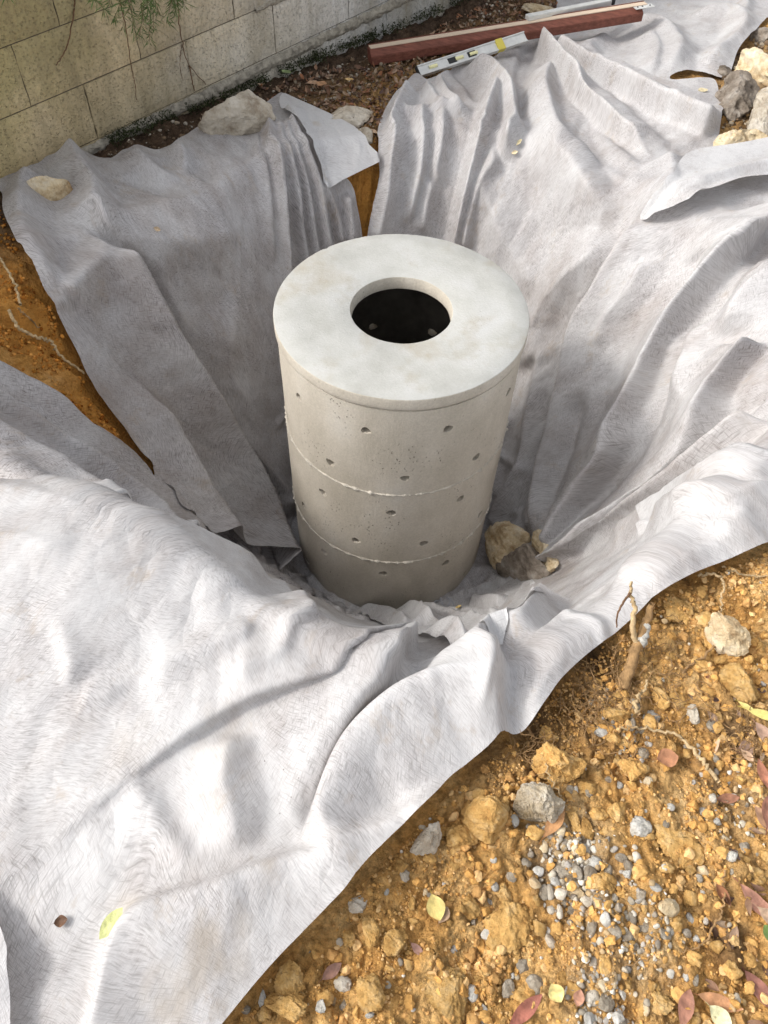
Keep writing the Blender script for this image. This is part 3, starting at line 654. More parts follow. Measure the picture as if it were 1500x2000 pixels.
sheets = []
def sheet_thing(s, label, kids=()):
    e = empty('fleece_sheet', surf(s.poly.mean(0)[None])[0] * 0)
    tag(e, label, 'fabric sheet', 'white fleece sheets lining the pit')
    s.build(e, 'fabric'); 
    for k in kids: k.build(e, 'folded_edge')
    return e
sheet_thing(backleft_s, 'white fleece sheet hanging down the back left of the pit, held by the wedge rock', [flap_s])
sheet_thing(back_s, 'white fleece sheet hanging behind the concrete lid, its top edge tucked under the spirit level')
sheet_thing(far_s, 'white fleece sheet spread beyond the pit under the far end of the red brown timber')
sheet_thing(right_s, 'white sunlit fleece sheet with long folds down the right side of the pit', [hem_s])
sheet_thing(left_s, 'narrow grey looking fleece strip below the bare orange bank at the left edge')
sheet_thing(front_s, 'large white fleece sheet in the foreground draped over the near rim beside the gravelly soil', [corner_s])
sheet_thing(bottom_s, 'small crumpled fleece corner at the foot of the concrete rings in front')
sheet_thing(floor_s, 'crumpled fleece sheet covering the pit floor around the base of the rings')
bt = [o for o in bpy.data.objects if o.get('label', '').startswith('small crumpled fleece corner')][0]
mk = bpy.data.materials.new('grey print'); mk.use_nodes = True; mk.node_tree.nodes['Principled BSDF'].inputs['Base Color'].default_value = (.42, .42, .44, 1); mk.node_tree.nodes['Principled BSDF'].inputs['Roughness'].default_value = .8
STK = [[(846, 1172), (856, 1168), (866, 1173)], [(860, 1162), (864, 1172), (870, 1184)], [(872, 1164), (880, 1172), (874, 1182)], [(850, 1182), (860, 1180), (868, 1188)], [(876, 1184), (884, 1190)], [(880, 1166), (888, 1178), (886, 1188)]]
VV = []; FF = []
for st_ in STK:
    C = catmull(np.array(st_, float), 4) if len(st_) > 2 else np.linspace(st_[0], st_[1], 5)
    Qs = chart(C, .06); hh, ll = bottom_s.height(Qs); P, N, dx, dy = frame(Qs); P = P + N * (hh + .003)[:, None] + dx * ll[:, :1] + dy * ll[:, 1:]
    T_ = np.gradient(P, axis=0); S_ = np.cross(T_, N); S_ /= np.linalg.norm(S_, axis=1)[:, None] + 1e-9
    k0 = sum(len(v) for v in VV); VV.append(np.concatenate([P - S_ * .003, P + S_ * .003])); n_ = len(P)
    FF += [(k0 + i, k0 + i + 1, k0 + n_ + i + 1, k0 + n_ + i) for i in range(n_ - 1)]
mesh_obj('printed_mark', np.concatenate(VV), FF, mk, bt)
print('cloth', time.time() - T0)
# ------------------------------------------------------------------ soil
ALL = [floor_s, left_s, backleft_s, far_s, back_s, right_s, front_s]
def axis(segs, lo, hi):
    out = []
    for a, b, d in segs: out += list(np.arange(a, b, d))
    ex = [.3, .7, 1.4, 3, 7, 18, 55]
    return np.array([lo - e for e in ex[::-1]] + out + [hi + e for e in [0] + ex])
ax_ = axis([(-3.3, -1.0, .012), (-1.0, -.4, .025), (-.4, 1.9, .007), (1.9, 3.4, .025)], -3.3, 3.4)
ay_ = axis([(-3.1, -1.1, .007), (-1.1, 1.2, .013), (1.2, 3.9, .02)], -3.1, 3.9)
X, Y = np.meshgrid(ax_, ay_); Q = np.stack([X.ravel(), Y.ravel()], -1)
und = np.zeros(len(Q), bool)
for s_ in ALL: und |= inside(Q, s_.poly)
def soilbump(Q):
    b = .020 * fbm(Q[:, 0] * 3.2, Q[:, 1] * 3.2, 201, 3)
    l = fbm(Q[:, 0] * 13, Q[:, 1] * 13, 207, 5, .6); b += .017 * l
    cr_ = 1 - np.abs(noise2(Q[:, 0] * 21 + 2 * l, Q[:, 1] * 21, 213)) * 3
    b -= .006 * np.clip(cr_, 0, 1)
    b += .0035 * fbm(Q[:, 0] * 70, Q[:, 1] * 70, 221, 2)
    return b
def soft(u):            # widen the sheet mask a little so that the soil dips beside the cloth
    g = u.reshape(X.shape).astype(float)
    for _ in range(4):
        p = np.pad(g, 1, mode='edge'); g = (p[1:-1, 1:-1] * 2 + p[:-2, 1:-1] + p[2:, 1:-1] + p[1:-1, :-2] + p[1:-1, 2:]) / 6
    return g.ravel()
um = soft(und); b = soilbump(Q) * (1 - um) + um * -.014
b[und] = np.minimum(b[und], -.010)
for p_, r_, a_ in [((1190, 1290), .10, .045), ((1110, 1360), .09, .04), ((1290, 1180), .09, .04), ((1040, 1440), .08, .03), ((1370, 1130), .07, .03)]:
    c_ = chart([p_])[0]; b -= a_ * np.clip(1.15 - np.linalg.norm(Q - c_, axis=1) / r_, 0, 1) ** 2
P, N, _, _ = frame(Q)
dW = (P[:, 0] - WA[0]) * WN[0] + (P[:, 1] - WA[1]) * WN[1]
V = P + N * b[:, None]
humus = np.clip(1.25 - dW / .55, 0, 1) * (dW > -.2)
lb = to_chart(*on_plane(10, 450, -.05)[:2][:, None])[0]
humus = np.maximum(humus, np.clip(1.15 - np.linalg.norm(Q - lb, axis=1) / .20, 0, 1) * .9)
GC = [((1130, 1700), .11, 1.0), ((1235, 1820), .11, .45), ((1220, 1430), .12, .25), ((1165, 1950), .08, .5), ((1440, 1560), .14, .25)]
grav = np.zeros(len(Q))
for p_, r_, a_ in GC:
    c_ = chart([p_])[0]; grav = np.maximum(grav, a_ * np.clip(1.4 - np.linalg.norm(Q - c_, axis=1) / r_, 0, 1))
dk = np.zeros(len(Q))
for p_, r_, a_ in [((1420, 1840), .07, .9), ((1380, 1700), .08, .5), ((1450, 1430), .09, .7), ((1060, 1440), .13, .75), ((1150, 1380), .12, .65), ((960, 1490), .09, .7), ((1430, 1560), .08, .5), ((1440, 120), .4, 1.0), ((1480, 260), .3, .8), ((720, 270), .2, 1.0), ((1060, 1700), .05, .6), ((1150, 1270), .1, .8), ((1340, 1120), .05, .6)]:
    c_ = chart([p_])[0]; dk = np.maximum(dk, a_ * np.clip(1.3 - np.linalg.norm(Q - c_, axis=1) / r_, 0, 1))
orng = np.zeros(len(Q))
for p_, r_ in [((100, 640), .34), ((200, 820), .25), ((706, 420), .30)]:
    c_ = chart([p_])[0]; orng = np.maximum(orng, .85 * np.clip(1.5 - np.linalg.norm(Q - c_, axis=1) / r_, 0, 1))
nz = .5 + .7 * fbm(Q[:, 0] * 8, Q[:, 1] * 8, 301, 4)
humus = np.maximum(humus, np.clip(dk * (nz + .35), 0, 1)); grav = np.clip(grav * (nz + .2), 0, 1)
idx = np.arange(X.size).reshape(X.shape); F = np.stack([idx[:-1, :-1], idx[:-1, 1:], idx[1:, 1:], idx[1:, :-1]], -1).reshape(-1, 4)
tag(mesh_obj('ground', V, F, M['soil'], col=np.stack([humus, grav, orng], -1)), kind='structure')
def gpoint(px, h=0.0):
    P = hit([px]); q = to_chart(P[:, 0], P[:, 1]); b = soilbump(q); P2, N, _, _ = frame(q)
    return (P2 + N * (b[:, None] + h))[0], N[0]
def gq(q):
    b = soilbump(q); P2, N, _, _ = frame(q); return P2 + N * b[:, None], N
print('ground', time.time() - T0)

# ------------------------------------------------------------------ concrete rings and lid
def lathe(profile, n=144, noise=0.0, seed=0):
    V = []; m = len(profile)
    a = np.linspace(0, 2 * np.pi, n, endpoint=False)
    pr = np.array(profile)
    r = pr[:, 0][None] + 0 * a[:, None]; z = pr[:, 1][None] + 0 * a[:, None]
    if noise: r = r + noise * noise2(np.cos(a)[:, None] * 3 + z * 4, np.sin(a)[:, None] * 3 + z * 2, seed)
    V = np.stack([r * np.cos(a)[:, None], r * np.sin(a)[:, None], z], -1).reshape(-1, 3)
    i = np.arange(n)[:, None]; j = np.arange(m)[None]; i2 = (i + 1) % n; j2 = (j + 1) % m
    F = np.stack([i * m + j, i2 * m + j, i2 * m + j2, i * m + j2], -1).reshape(-1, 4)[:, ::-1]
    return V, F
ZL = [-.0436, -.4444, -.8468, ZF - .012]
RO = [.394, .3965, .3935]; OFF = [(.001, .0), (.0, .001), (-.001, .0)]
HOLES = [(583, 776), (993, 765), (714, 842), (875, 838), (645, 905), (930, 893), (791, 935), (560, 812),
         (631, 962), (594, 988), (764, 1002), (899, 974), (937, 1004), (695, 1056), (827, 1061),
         (633, 1079), (600, 1095), (748, 1121), (871, 1100), (908, 1121)]
hp = []
for h_ in HOLES:
    d = rays([h_])[0]; a = d[0] ** 2 + d[1] ** 2; b_ = 2 * (CAM[0] * d[0] + CAM[1] * d[1]); c_ = CAM[0] ** 2 + CAM[1] ** 2 - .395 ** 2
    D = b_ * b_ - 4 * a * c_
    t_ = (-b_ - math.sqrt(max(D, 0))) / (2 * a); p_ = CAM + d * t_; hp.append((math.atan2(p_[1], p_[0]), p_[2]))
ring_labels = ['top concrete ring directly under the lid, beige with drain holes', 'middle concrete ring between two ragged mortar joints', 'bottom concrete ring standing on the fleece at the pit floor']
for k in range(3):
    zt, zb = ZL[k], ZL[k + 1]; ro = RO[k]; ri = ro - .042
    zs = np.linspace(zb, zt, 9)
    prof = [(ri, z) for z in zs[::-1]] + [(ro, zb + .002)] + [(ro, z) for z in zs[1:-1]] + [(ro, zt - (.010 if k == 0 else .002))]
    if k == 0: prof += [(ro - .008, zt - .008), (ro - .008, zt)]
    else: prof += [(ro - .002, zt)]
    V, F = lathe(prof, 168, .0012, k * 3)
    o = mesh_obj('concrete_ring', V, F, M['ring'], loc=(OFF[k][0], OFF[k][1], 0))
    # holes cut through the wall, slightly ragged
    VV = []; FF = []; bm = bmesh.new(); rg = np.random.default_rng(k + 3)
    hs = [h_ for h_ in hp if zb < h_[1] < zt]; hs = hs + [(a + math.pi + .2, z) for a, z in hs]
    for a, z in hs:
        ax = Vector((math.cos(a), math.sin(a), 0)); si = Vector((-math.sin(a), math.cos(a), 0)); rr_ = rg.uniform(.0135, .0160)
        n = 18; off_ = rg.uniform(-.012, .012); loops = []
        for dist in (ro + .02, ri - .02):
            lp = []
            for q_ in range(n):
                t_ = q_ / n * 2 * math.pi; r_ = rr_ * (1 + .10 * math.sin(3 * t_ + a * 9) + .07 * math.sin(7 * t_ + a * 5))
                w = ax * dist + si * (r_ * 1.12 * math.cos(t_)) + Vector((0, 0, z + r_ * .95 * math.sin(t_)))
                if dist > ro and math.sin(t_) > .3: w += Vector((0, 0, rg.uniform(0, .0025)))
                lp.append(bm.verts.new(w))
            loops.append(lp)
        for q_ in range(n): bm.faces.new((loops[0][q_], loops[0][(q_ + 1) % n], loops[1][(q_ + 1) % n], loops[1][q_]))
        bm.faces.new(loops[0][::-1]); bm.faces.new(loops[1])
    bmesh.ops.recalc_face_normals(bm, faces=bm.faces[:])
    me = bpy.data.meshes.new('drill'); bm.to_mesh(me); bm.free(); dr = bpy.data.objects.new('drill', me); COL.objects.link(dr)
    md = o.modifiers.new('b', 'BOOLEAN'); md.operation = 'DIFFERENCE'; md.object = dr; md.solver = 'EXACT'
    dg = bpy.context.evaluated_depsgraph_get(); nm = bpy.data.meshes.new_from_object(o.evaluated_get(dg)); o.modifiers.clear()
    o.data = nm; nm.materials.clear(); nm.materials.append(M['ring']); bpy.data.objects.remove(dr)
    nm.materials.append(M['shaded'])  # inner faces get the concrete with shade in its colour
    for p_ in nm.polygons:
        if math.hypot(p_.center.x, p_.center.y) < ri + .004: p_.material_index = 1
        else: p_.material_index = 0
    nm.polygons.foreach_set('use_smooth', np.ones(len(nm.polygons), bool)); nm.set_sharp_from_angle(angle=math.radians(35))
    tag(o, ring_labels[k], 'concrete ring', 'stacked perforated concrete rings')
    if k < 2:    # ragged lip of mortar squeezed out of the joint below this ring
        n = 420; m = 8; a = np.linspace(0, 2 * np.pi, n, endpoint=False); c = np.linspace(0, 2 * np.pi, m, endpoint=False)
        bul = .0036 + .0065 * np.clip(fbm(a * 14, a * 0, 61 + k, 5, .75) + .25, 0, 2)
        zo = .0022 * noise2(a * 9, a * 0 + 3, 71 + k) + .001 * noise2(a * 60, a * 0, 73)
        r = ro - .001 + bul[:, None] * np.cos(c); z = zb + zo[:, None] + bul[:, None] * .8 * np.sin(c)
        V = np.stack([r * np.cos(a)[:, None], r * np.sin(a)[:, None], z], -1).reshape(-1, 3)
        V += RNG.normal(0, .0006, V.shape)
        i = np.arange(n)[:, None]; j = np.arange(m)[None]; i2 = (i + 1) % n; j2 = (j + 1) % m
        F = np.stack([i * m + j, i2 * m + j, i2 * m + j2, i * m + j2], -1).reshape(-1, 4)
        mesh_obj('mortar_lip', V, F, M['lip'] if 'lip' in M else M['mortar'], o)
prof = [(.1615, -.0010), (.1603, -.004), (.157, -.041), (.158, -.0436)] + [(.25, -.0436), (.398, -.0436), (.3995, -.041)] + [(.4, z) for z in (-.03, -.016, -.004)] + [(.3992, -.0012), (.3975, 0), (.33, 0), (.25, 0), (.1635, 0)]
V, F = lathe(prof, 200, .0009, 9); F = F[:, ::-1]
V[:, 2] += .0008 * noise2(V[:, 0] * 9, V[:, 1] * 9, 2)
an = np.arctan2(V[:, 1], V[:, 0]); rd = np.hypot(V[:, 0], V[:, 1]); chip = np.clip(fbm(an * 16, rd * 0 + 4, 17, 4, .7) - .75, 0, 1) * .006 + .0006 * noise2(an * 70, rd * 0, 19)
eg = (rd > .3965) & (V[:, 2] > -.006); V[eg, 2] -= chip[eg]; V[eg, :2] *= (1 - chip[eg] * .8)[:, None]
o = mesh_obj('cover_slab', V, F[:, ::-1] if False else F, M['lid'])
o.data.set_sharp_from_angle(angle=math.radians(40)); o.data.materials.append(M['ring'])
for p_ in o.data.polygons: p_.material_index = 0 if p_.normal.z > .4 else 1
tag(o, 'round pale concrete cover slab with a central access hole on top of the stacked rings', 'cover slab')
print('rings', time.time() - T0)

# ------------------------------------------------------------------ block wall
wall = empty('block_wall', tuple(WA + np.array([0, 0, -.4])))
tag(wall, 'weathered wall of large concrete blocks with yellow green algae behind the pit', 'wall')
WM = Matrix(((WU[0], -WN[0], 0, 0), (WU[1], -WN[1], 0, 0), (0, 0, 1, 0), (0, 0, 0, 1)))    # x along the wall, y into it
def wall_world(u, z, d=0.0): return WA + WU * u + WN * d + np.array([0, 0, z])
def block_mesh(L, H, D, seed):
    nx, nz = max(4, int(L / .025)), max(3, int(H / .025)); V = []; F = []
    xs = np.linspace(0, L, nx + 1); zs = np.linspace(0, H, nz + 1); bm = bmesh.new()
    g = [[None] * (nz + 1) for _ in range(nx + 1)]
    for i, x in enumerate(xs):
        for j, z in enumerate(zs):
            e = min(x, L - x, z, H - z); y = .004 * math.exp(-e / .004) + .0014 * float(noise2(np.array([x * 25 + seed]), np.array([z * 25]), seed)[0])
            jx = .0016 * math.sin(z * 90 + seed) if i in (0, nx) else 0
            g[i][j] = bm.verts.new((x + jx, y, z))
    for i in range(nx):
        for j in range(nz): bm.faces.new((g[i][j], g[i + 1][j], g[i + 1][j + 1], g[i][j + 1]))
    b = [bm.verts.new((x, D, z)) for x, z in ((0, 0), (L, 0), (L, H), (0, H))]
    bm.faces.new(b[::-1])
    bm.faces.new([g[i][0] for i in range(nx, -1, -1)] + [b[0], b[1]]); bm.faces.new([g[i][nz] for i in range(nx + 1)] + [b[2], b[3]])
    bm.faces.new([g[0][j] for j in range(nz + 1)] + [b[3], b[0]]); bm.faces.new([g[nx][j] for j in range(nz, -1, -1)] + [b[1], b[2]])
    me = bpy.data.meshes.new('block'); bm.to_mesh(me); bm.free(); me.materials.append(M['wall']); return me
rows = {-2: .53, -1: .285, 0: -.005, 1: .27, 2: -.03, 3: .24, 4: 0.0, 5: .25, 6: .0}
bmv = [block_mesh(.4925, .1965, .19, q * 5 + 1) for q in range(5)]
rg = np.random.default_rng(4)
for row, off_ in rows.items():
    for k in range(-5, 12):
        if row > 3: continue
        u = off_ + k * .4965; z = row * .2005
        if u < -1.9 or u > 4.6 or (row < -1 and u < 1.2): continue
        p = wall_world(u + .0015, z + .0015, rg.uniform(-.0025, .0025))
        o = bpy.data.objects.new('block', bmv[rg.integers(5)]); COL.objects.link(o); o.parent = wall
        o.matrix_local = Matrix.Translation(Vector(p) - wall.location) @ WM @ Matrix.Rotation(rg.uniform(-.004, .004), 4, 'Z')
def wbox(u0, u1, z0, z1, d0, d1):
    c = [wall_world(u, z, d) - np.array(wall.location) for u in (u0, u1) for z in (z0, z1) for d in (d0, d1)]
    return c, [(0, 1, 3, 2), (4, 6, 7, 5), (0, 4, 5, 1), (2, 3, 7, 6), (0, 2, 6, 4), (1, 5, 7, 3)]
c_, f_ = wbox(-2.0, 5.1, -.42, .798, -.18, -.0075)
mesh_obj('mortar_joints', c_, f_, M['joint'], wall, False)
# rough mortar ledge below the first joint, and beads where mortar was squeezed out
def ledge(u0, u1, z0, z1, dep, seed, name):
    n = int((u1 - u0) / .006); m = 12; u = np.linspace(u0, u1, n); v = np.linspace(0, 1, m)
    U, Vv = np.meshgrid(u, v, indexing='ij')
    rough = fbm(U * 30, Vv * 3, seed, 5, .65)
    D = dep * np.sin(np.pi * np.clip(Vv * .9 + .05, 0, 1)) ** .7 * (1 + .5 * noise2(U * 5, U * 0, seed + 3)) + .006 * rough - .006
    Z = z1 + (z0 - z1) * Vv + .006 * noise2(U * 18, Vv * 2, seed + 8)
    P = WA + WU * U[..., None] + WN * D[..., None]; P[..., 2] += Z
    idx = np.arange(n * m).reshape(n, m); F = np.stack([idx[:-1, :-1], idx[:-1, 1:], idx[1:, 1:], idx[1:, :-1]], -1).reshape(-1, 4)
    mesh_obj(name, P.reshape(-1, 3) - np.array(wall.location), F, M['mortar'], wall)
ledge(-.2, 2.0, -.055, -.004, .020, 5, 'mortar_ledge')
ledge(.88, 1.16, .19, .212, .010, 15, 'mortar_ledge')
ledge(1.55, 4.3, -.225, -.185, .016, 25, 'mortar_ledge')

# ------------------------------------------------------------------ generic shapes
def ico(n):
    bm = bmesh.new(); bmesh.ops.create_icosphere(bm, subdivisions=n, radius=1); bm.verts.ensure_lookup_table()
    V = np.array([v.co[:] for v in bm.verts]); F = np.array([[v.index for v in f.verts] for f in bm.faces]); bm.free(); return V, F
ICO = {k: ico(k) for k in (1, 2, 3, 4, 5)}
def rock_v(seed, sub=3, cuts=9, depth_=(.42, .88), rough=.06, scale=2.5):
    rg = np.random.default_rng(seed); V, F = ICO[sub]; V = V.copy()
    for _ in range(cuts):
        n = rg.normal(size=3); n /= np.linalg.norm(n); d = rg.uniform(*depth_); e = V @ n - d; V -= np.where(e > 0, e, 0)[:, None] * n
    nn = V / np.linalg.norm(V, axis=1)[:, None]
    amp = rough
    for o_ in range(4 if sub > 3 else 3):
        n_ = noise3(V * scale + seed, seed + o_); V += nn * (amp * (n_ + .5 * (1 - np.abs(n_) * 2.2)))[:, None]; scale *= 2.2; amp *= .62
    return V, F
def hull_rock(name, pts, mat, label, cat='rock', base=.0, hs=1.0, rough=.05, seed=0, cuts=5, sink=.02, group=None, plane=None):
    P = np.array([hit([(x, y)], max(base + h_ * hs, 0))[0] for x, y, h_ in pts]); top_ = P.mean(0)
    if plane is not None: P = np.array([on_plane(x, y, plane + h_) for x, y, h_ in pts])
    c0 = P.mean(0); B_ = P.copy(); B_[:, :2] = c0[:2] + (P[:, :2] - c0[:2]) * .72
    B_[:, 2] = (zterr(B_[:, 0], B_[:, 1]) + base - sink) if plane is None else plane - .03; A_ = np.concatenate([P, B_, [[c0[0], c0[1], P[:, 2].max() + .004]]])
    bm = bmesh.new(); [bm.verts.new(p) for p in A_ - c0]; r = bmesh.ops.convex_hull(bm, input=bm.verts[:])
    bmesh.ops.delete(bm, geom=[g for g in bm.verts if not g.link_faces], context='VERTS')
    bmesh.ops.triangulate(bm, faces=bm.faces[:])
    size = float(np.ptp(P, axis=0).max())
    for _ in range(5):
        le = [e for e in bm.edges if e.calc_length() > size / 26]
        if not le: break
        bmesh.ops.subdivide_edges(bm, edges=le, cuts=1); bmesh.ops.triangulate(bm, faces=bm.faces[:])
    bmesh.ops.smooth_vert(bm, verts=bm.verts[:], factor=.12, use_axis_x=True, use_axis_y=True, use_axis_z=True)
    bm.normal_update(); V = np.array([v.co[:] for v in bm.verts]); N_ = np.array([v.normal[:] for v in bm.verts]); s_ = 3.0 / size; a_ = rough * size; rq = np.random.default_rng(seed)
    for _ in range(cuts):
        d_ = rq.normal(size=3); d_[2] = abs(d_[2]); d_ /= np.linalg.norm(d_); e_ = V @ d_; q_ = e_.max() * rq.uniform(.62, .90); V = V - np.where(e_ > q_, e_ - q_, 0)[:, None] * d_
    for o_ in range(5):
        n_ = noise3(V * s_ + seed, seed + o_); V = V + N_ * (a_ * (.6 * n_ + .5 * (1 - np.abs(n_) * 2.2)))[:, None]; s_ *= 2.15; a_ *= .58
    F = np.array([[v.index for v in f.verts] for f in bm.faces]); bm.free()
    o = mesh_obj(name, V, F, M[mat], None, True, loc=tuple(c0)); o.data.set_sharp_from_angle(angle=math.radians(28))
    return tag(o, label, cat, group)
def rot_z(a):
    c, s = math.cos(a), math.sin(a); return np.array([[c, -s, 0], [s, c, 0], [0, 0, 1]])
def align(n):      # rotation taking +Z to n
    return np.array(Vector((0, 0, 1)).rotation_difference(Vector(n)).to_matrix())
def put_rock(name, px, wpx, hpx, mat, label, cat, group=None, seed=0, cuts=9, sub=3, rough=.06, thick=.62, yaw=0.0, sink=.3, on=None, lift=0.0, smooth=True, tilt=None, scale=2.5):
    if on is not None: P, N = on.top(px)
    else: P, N = gpoint(px)
    k = depth(P) / FPX; w = wpx * k * .52; v = hpx * k * .55; t = min(w, v) * thick
    V, F = rock_v(seed, sub, cuts, rough=rough, scale=scale)
    V = V * [w, v, t]; V = V @ rot_z(yaw).T
    if tilt: V = V @ np.array(Euler(tilt).to_matrix()).T
    up = N * .6 + np.array([0, 0, 1]) * .4; up /= np.linalg.norm(up)
    V = V @ align(up).T
    o = mesh_obj(name, V, F, M[mat], None, smooth, loc=tuple(P + up * (t * (1 - 2 * sink) + lift)))
    if label: tag(o, label, cat, group)
    return o
def tubes(paths, sides=6):
    """paths: list of (points Nx3, r0, r1) joined into one vertex/face list"""
    VV = []; FF = []; off_ = 0
    for P, r0, r1 in paths:
        P = np.asarray(P, float); n = len(P); T = np.gradient(P, axis=0); T /= np.linalg.norm(T, axis=1)[:, None] + 1e-9
        ref = np.array([.3, .2, .93]); A = np.cross(T, ref); A /= np.linalg.norm(A, axis=1)[:, None] + 1e-9; B = np.cross(T, A)
        r = np.linspace(r0, r1, n); a = np.linspace(0, 2 * np.pi, sides, endpoint=False)
        V = P[:, None] + r[:, None, None] * (A[:, None] * np.cos(a)[None, :, None] + B[:, None] * np.sin(a)[None, :, None])
        i = np.arange(n - 1)[:, None]; j = np.arange(sides)[None]; j2 = (j + 1) % sides
        F = np.stack([i * sides + j, i * sides + j2, (i + 1) * sides + j2, (i + 1) * sides + j], -1).reshape(-1, 4) + off_
        VV.append(V.reshape(-1, 3)); FF.append(F); off_ += n * sides
    return np.concatenate(VV), np.concatenate(FF)
def prism(P0, P1, prof, up=(0, 0, 1), bev=0):
    P0 = np.array(P0, float); P1 = np.array(P1, float); a = P1 - P0; L = np.linalg.norm(a); a /= L
    s = np.cross(a, up); s /= np.linalg.norm(s); u = np.cross(s, a); bm = bmesh.new(); n = len(prof)
    r = [[bm.verts.new(P + s * x + u * y) for x, y in prof] for P in (P0, P1)]
    for i in range(n): bm.faces.new((r[0][i], r[0][(i + 1) % n], r[1][(i + 1) % n], r[1][i]))
    bm.faces.new(r[0][::-1]); bm.faces.new(r[1]); bmesh.ops.recalc_face_normals(bm, faces=bm.faces[:])
    if bev: bmesh.ops.bevel(bm, geom=bm.edges[:], offset=bev, segments=2, affect='EDGES')
    return bm
def bobj(name, bm, mat, parent=None, smooth=False):
    me = bpy.data.meshes.new(name); bm.to_mesh(me); bm.free(); me.materials.append(mat)
    o = bpy.data.objects.new(name, me); COL.objects.link(o)
    if parent: o.parent = parent
    return o
def rect(w, h, y0=0): return [(-w / 2, y0), (w / 2, y0), (w / 2, y0 + h), (-w / 2, y0 + h)]

# ------------------------------------------------------------------ timber and levels by the wall
A = on_plane(722, 128, -.135); B = on_plane(1246, 42, -.085)
tim = empty('timber_beam', (0, 0, 0)); tag(tim, 'long red brown painted timber with a bare pale top face lying across the fleece', 'timber')
bobj('beam', prism(A, B, [(-.033, .012), (.033, .012), (.033, .050), (.002, .072), (-.033, .072)][::1], bev=.002), M['redwood'], tim)
d_ = (B - A) / np.linalg.norm(B - A); s_ = np.cross(d_, [0, 0, 1]); s_ /= np.linalg.norm(s_)
# prism's +x is to the right of travel (towards the camera): the pale face is on the far top edge
A2 = A + d_ * .004 + np.array([0, 0, .0725]); B2 = B + d_ * .03 + np.array([0, 0, .0725])
bobj('pale_face', prism(A2 - s_ * .016, B2 - s_ * .016, rect(.034, .004), bev=.0008), M['cream'], tim)
bobj('back_strip', prism(A2 - s_ * .0365, B2 - s_ * .0365, rect(.006, .007, -.001), bev=.0008), M['redwood'], tim)
BP = B - d_ * .05 + s_ * .012 + np.array([0, 0, .0705])
brk = bobj('metal_bracket', prism(BP, BP + d_ * .105, rect(.036, .003), bev=.0006), M['alu'], tim)
for q_ in (.018, .045, .088):
    c = BP + d_ * q_ + np.array([0, 0, .0032]); V, F = tubes([(np.array([c, c + [0, 0, .0022]]), .0045, .0045)], 10)
    mesh_obj('screw', V, F, M['black'], brk)
C0 = on_plane(1118, 22, -.03); C1 = on_plane(1190, 8, -.03)
lv = empty('aluminium_rule', (0, 0, 0)); tag(lv, 'grey aluminium rule end poking out behind the pale face of the timber', 'rule')
bobj('rule_body', prism(C0 - (C1 - C0) * 1.2, C1, rect(.035, .022), bev=.002), M['alu'], lv)
bobj('end_cap', prism(C1 + (C1 - C0) * .01, C1 + (C1 - C0) * .10, rect(.037, .024, -.001), bev=.003), M['black'], lv)
A = on_plane(822, 150, -.105); B = on_plane(1030, 82, -.065); d_ = (B - A) / np.linalg.norm(B - A); s_ = np.cross(d_, [0, 0, 1]); s_ /= np.linalg.norm(s_)
sp_ = empty('spirit_level', (0, 0, 0)); tag(sp_, 'grey aluminium spirit level with yellow vials beside the timber', 'spirit level')
def ibeam(w, h, t=.006, web=.012): return [(-w / 2, 0), (w / 2, 0), (w / 2, t), (web / 2, t), (web / 2, h - t), (w / 2, h - t), (w / 2, h), (-w / 2, h), (-w / 2, h - t), (-web / 2, h - t), (-web / 2, t), (-w / 2, t)]
# lies on its side: the wide I faces up
up2 = -s_ * .82 + np.array([0, 0, .57]); up2 /= np.linalg.norm(up2)
bobj('level_body', prism(A, B, [(x, y) for x, y in ibeam(.022, .050)], up=tuple(up2), bev=.0008), M['alu'], sp_)
sd2 = np.cross(d_, up2); sd2 /= np.linalg.norm(sd2)
face = -sd2 if sd2[2] < 0 else sd2
bobj('end_cap', prism(A - d_ * .007, A - d_ * .0005, rect(.024, .052, -.001), up=tuple(up2), bev=.003), M['black'], sp_)
for t_, nm_, mt in ((.075, 'round_vial', 'vial'), (.22, 'centre_vial', 'vial'), (.30, 'side_vial', 'vial')):
    c = A + d_ * t_ + up2 * .025 + face * .006; V, F = tubes([(np.array([c - d_ * .022, c - d_ * .021, c + d_ * .021, c + d_ * .022]), .008, .008)], 10); mesh_obj('vial', V, F, M[mt], sp_)
for t_ in (.16, .27):
    bobj('hand_grip', prism(A + d_ * t_ + up2 * .012 + face * .0065, A + d_ * (t_ + .045) + up2 * .012 + face * .0065, rect(.003, .026), up=tuple(up2), bev=.001), M['black'], sp_)
bobj('yellow_vial_block', prism(A + d_ * .435 - up2 * .001, A + d_ * .475 - up2 * .001, rect(.025, .053), up=tuple(up2), bev=.001), M['yellow'], sp_)

# ------------------------------------------------------------------ rocks
hull_rock('rock', [(389, 250, .01), (392, 240, .05), (440, 249, .01), (533, 240, .01), (537, 226, .06), (527, 206, .09), (484, 178, .13), (462, 190, .12), (430, 206, .11), (400, 225, .08)], 'rock', 'big wedge shaped broken concrete rock with pale top holding the fleece by the wall', base=.035, seed=31, rough=.035, cuts=0)
hull_rock('rock', [(52, 360, .03), (62, 380, .01), (95, 391, .0), (128, 388, .0), (147, 379, .01), (139, 354, .06), (114, 344, .07), (72, 345, .07), (54, 352, .05)], 'tan', 'small beige rock weighing down the fleece corner at the far left', base=.03, seed=12, rough=.03, cuts=3)
put_rock('rock', (682, 240), 105, 50, 'rock', 'grey slab edge jutting out below the leaf litter between two sheets', 'rock', seed=33, cuts=12, sub=5, rough=.10, thick=.7, yaw=.1, sink=.45)
put_rock('rock', (714, 272), 38, 40, 'rock', 'small pale stone below the grey slab edge', 'rock', seed=14, cuts=9, sub=3, thick=.8)
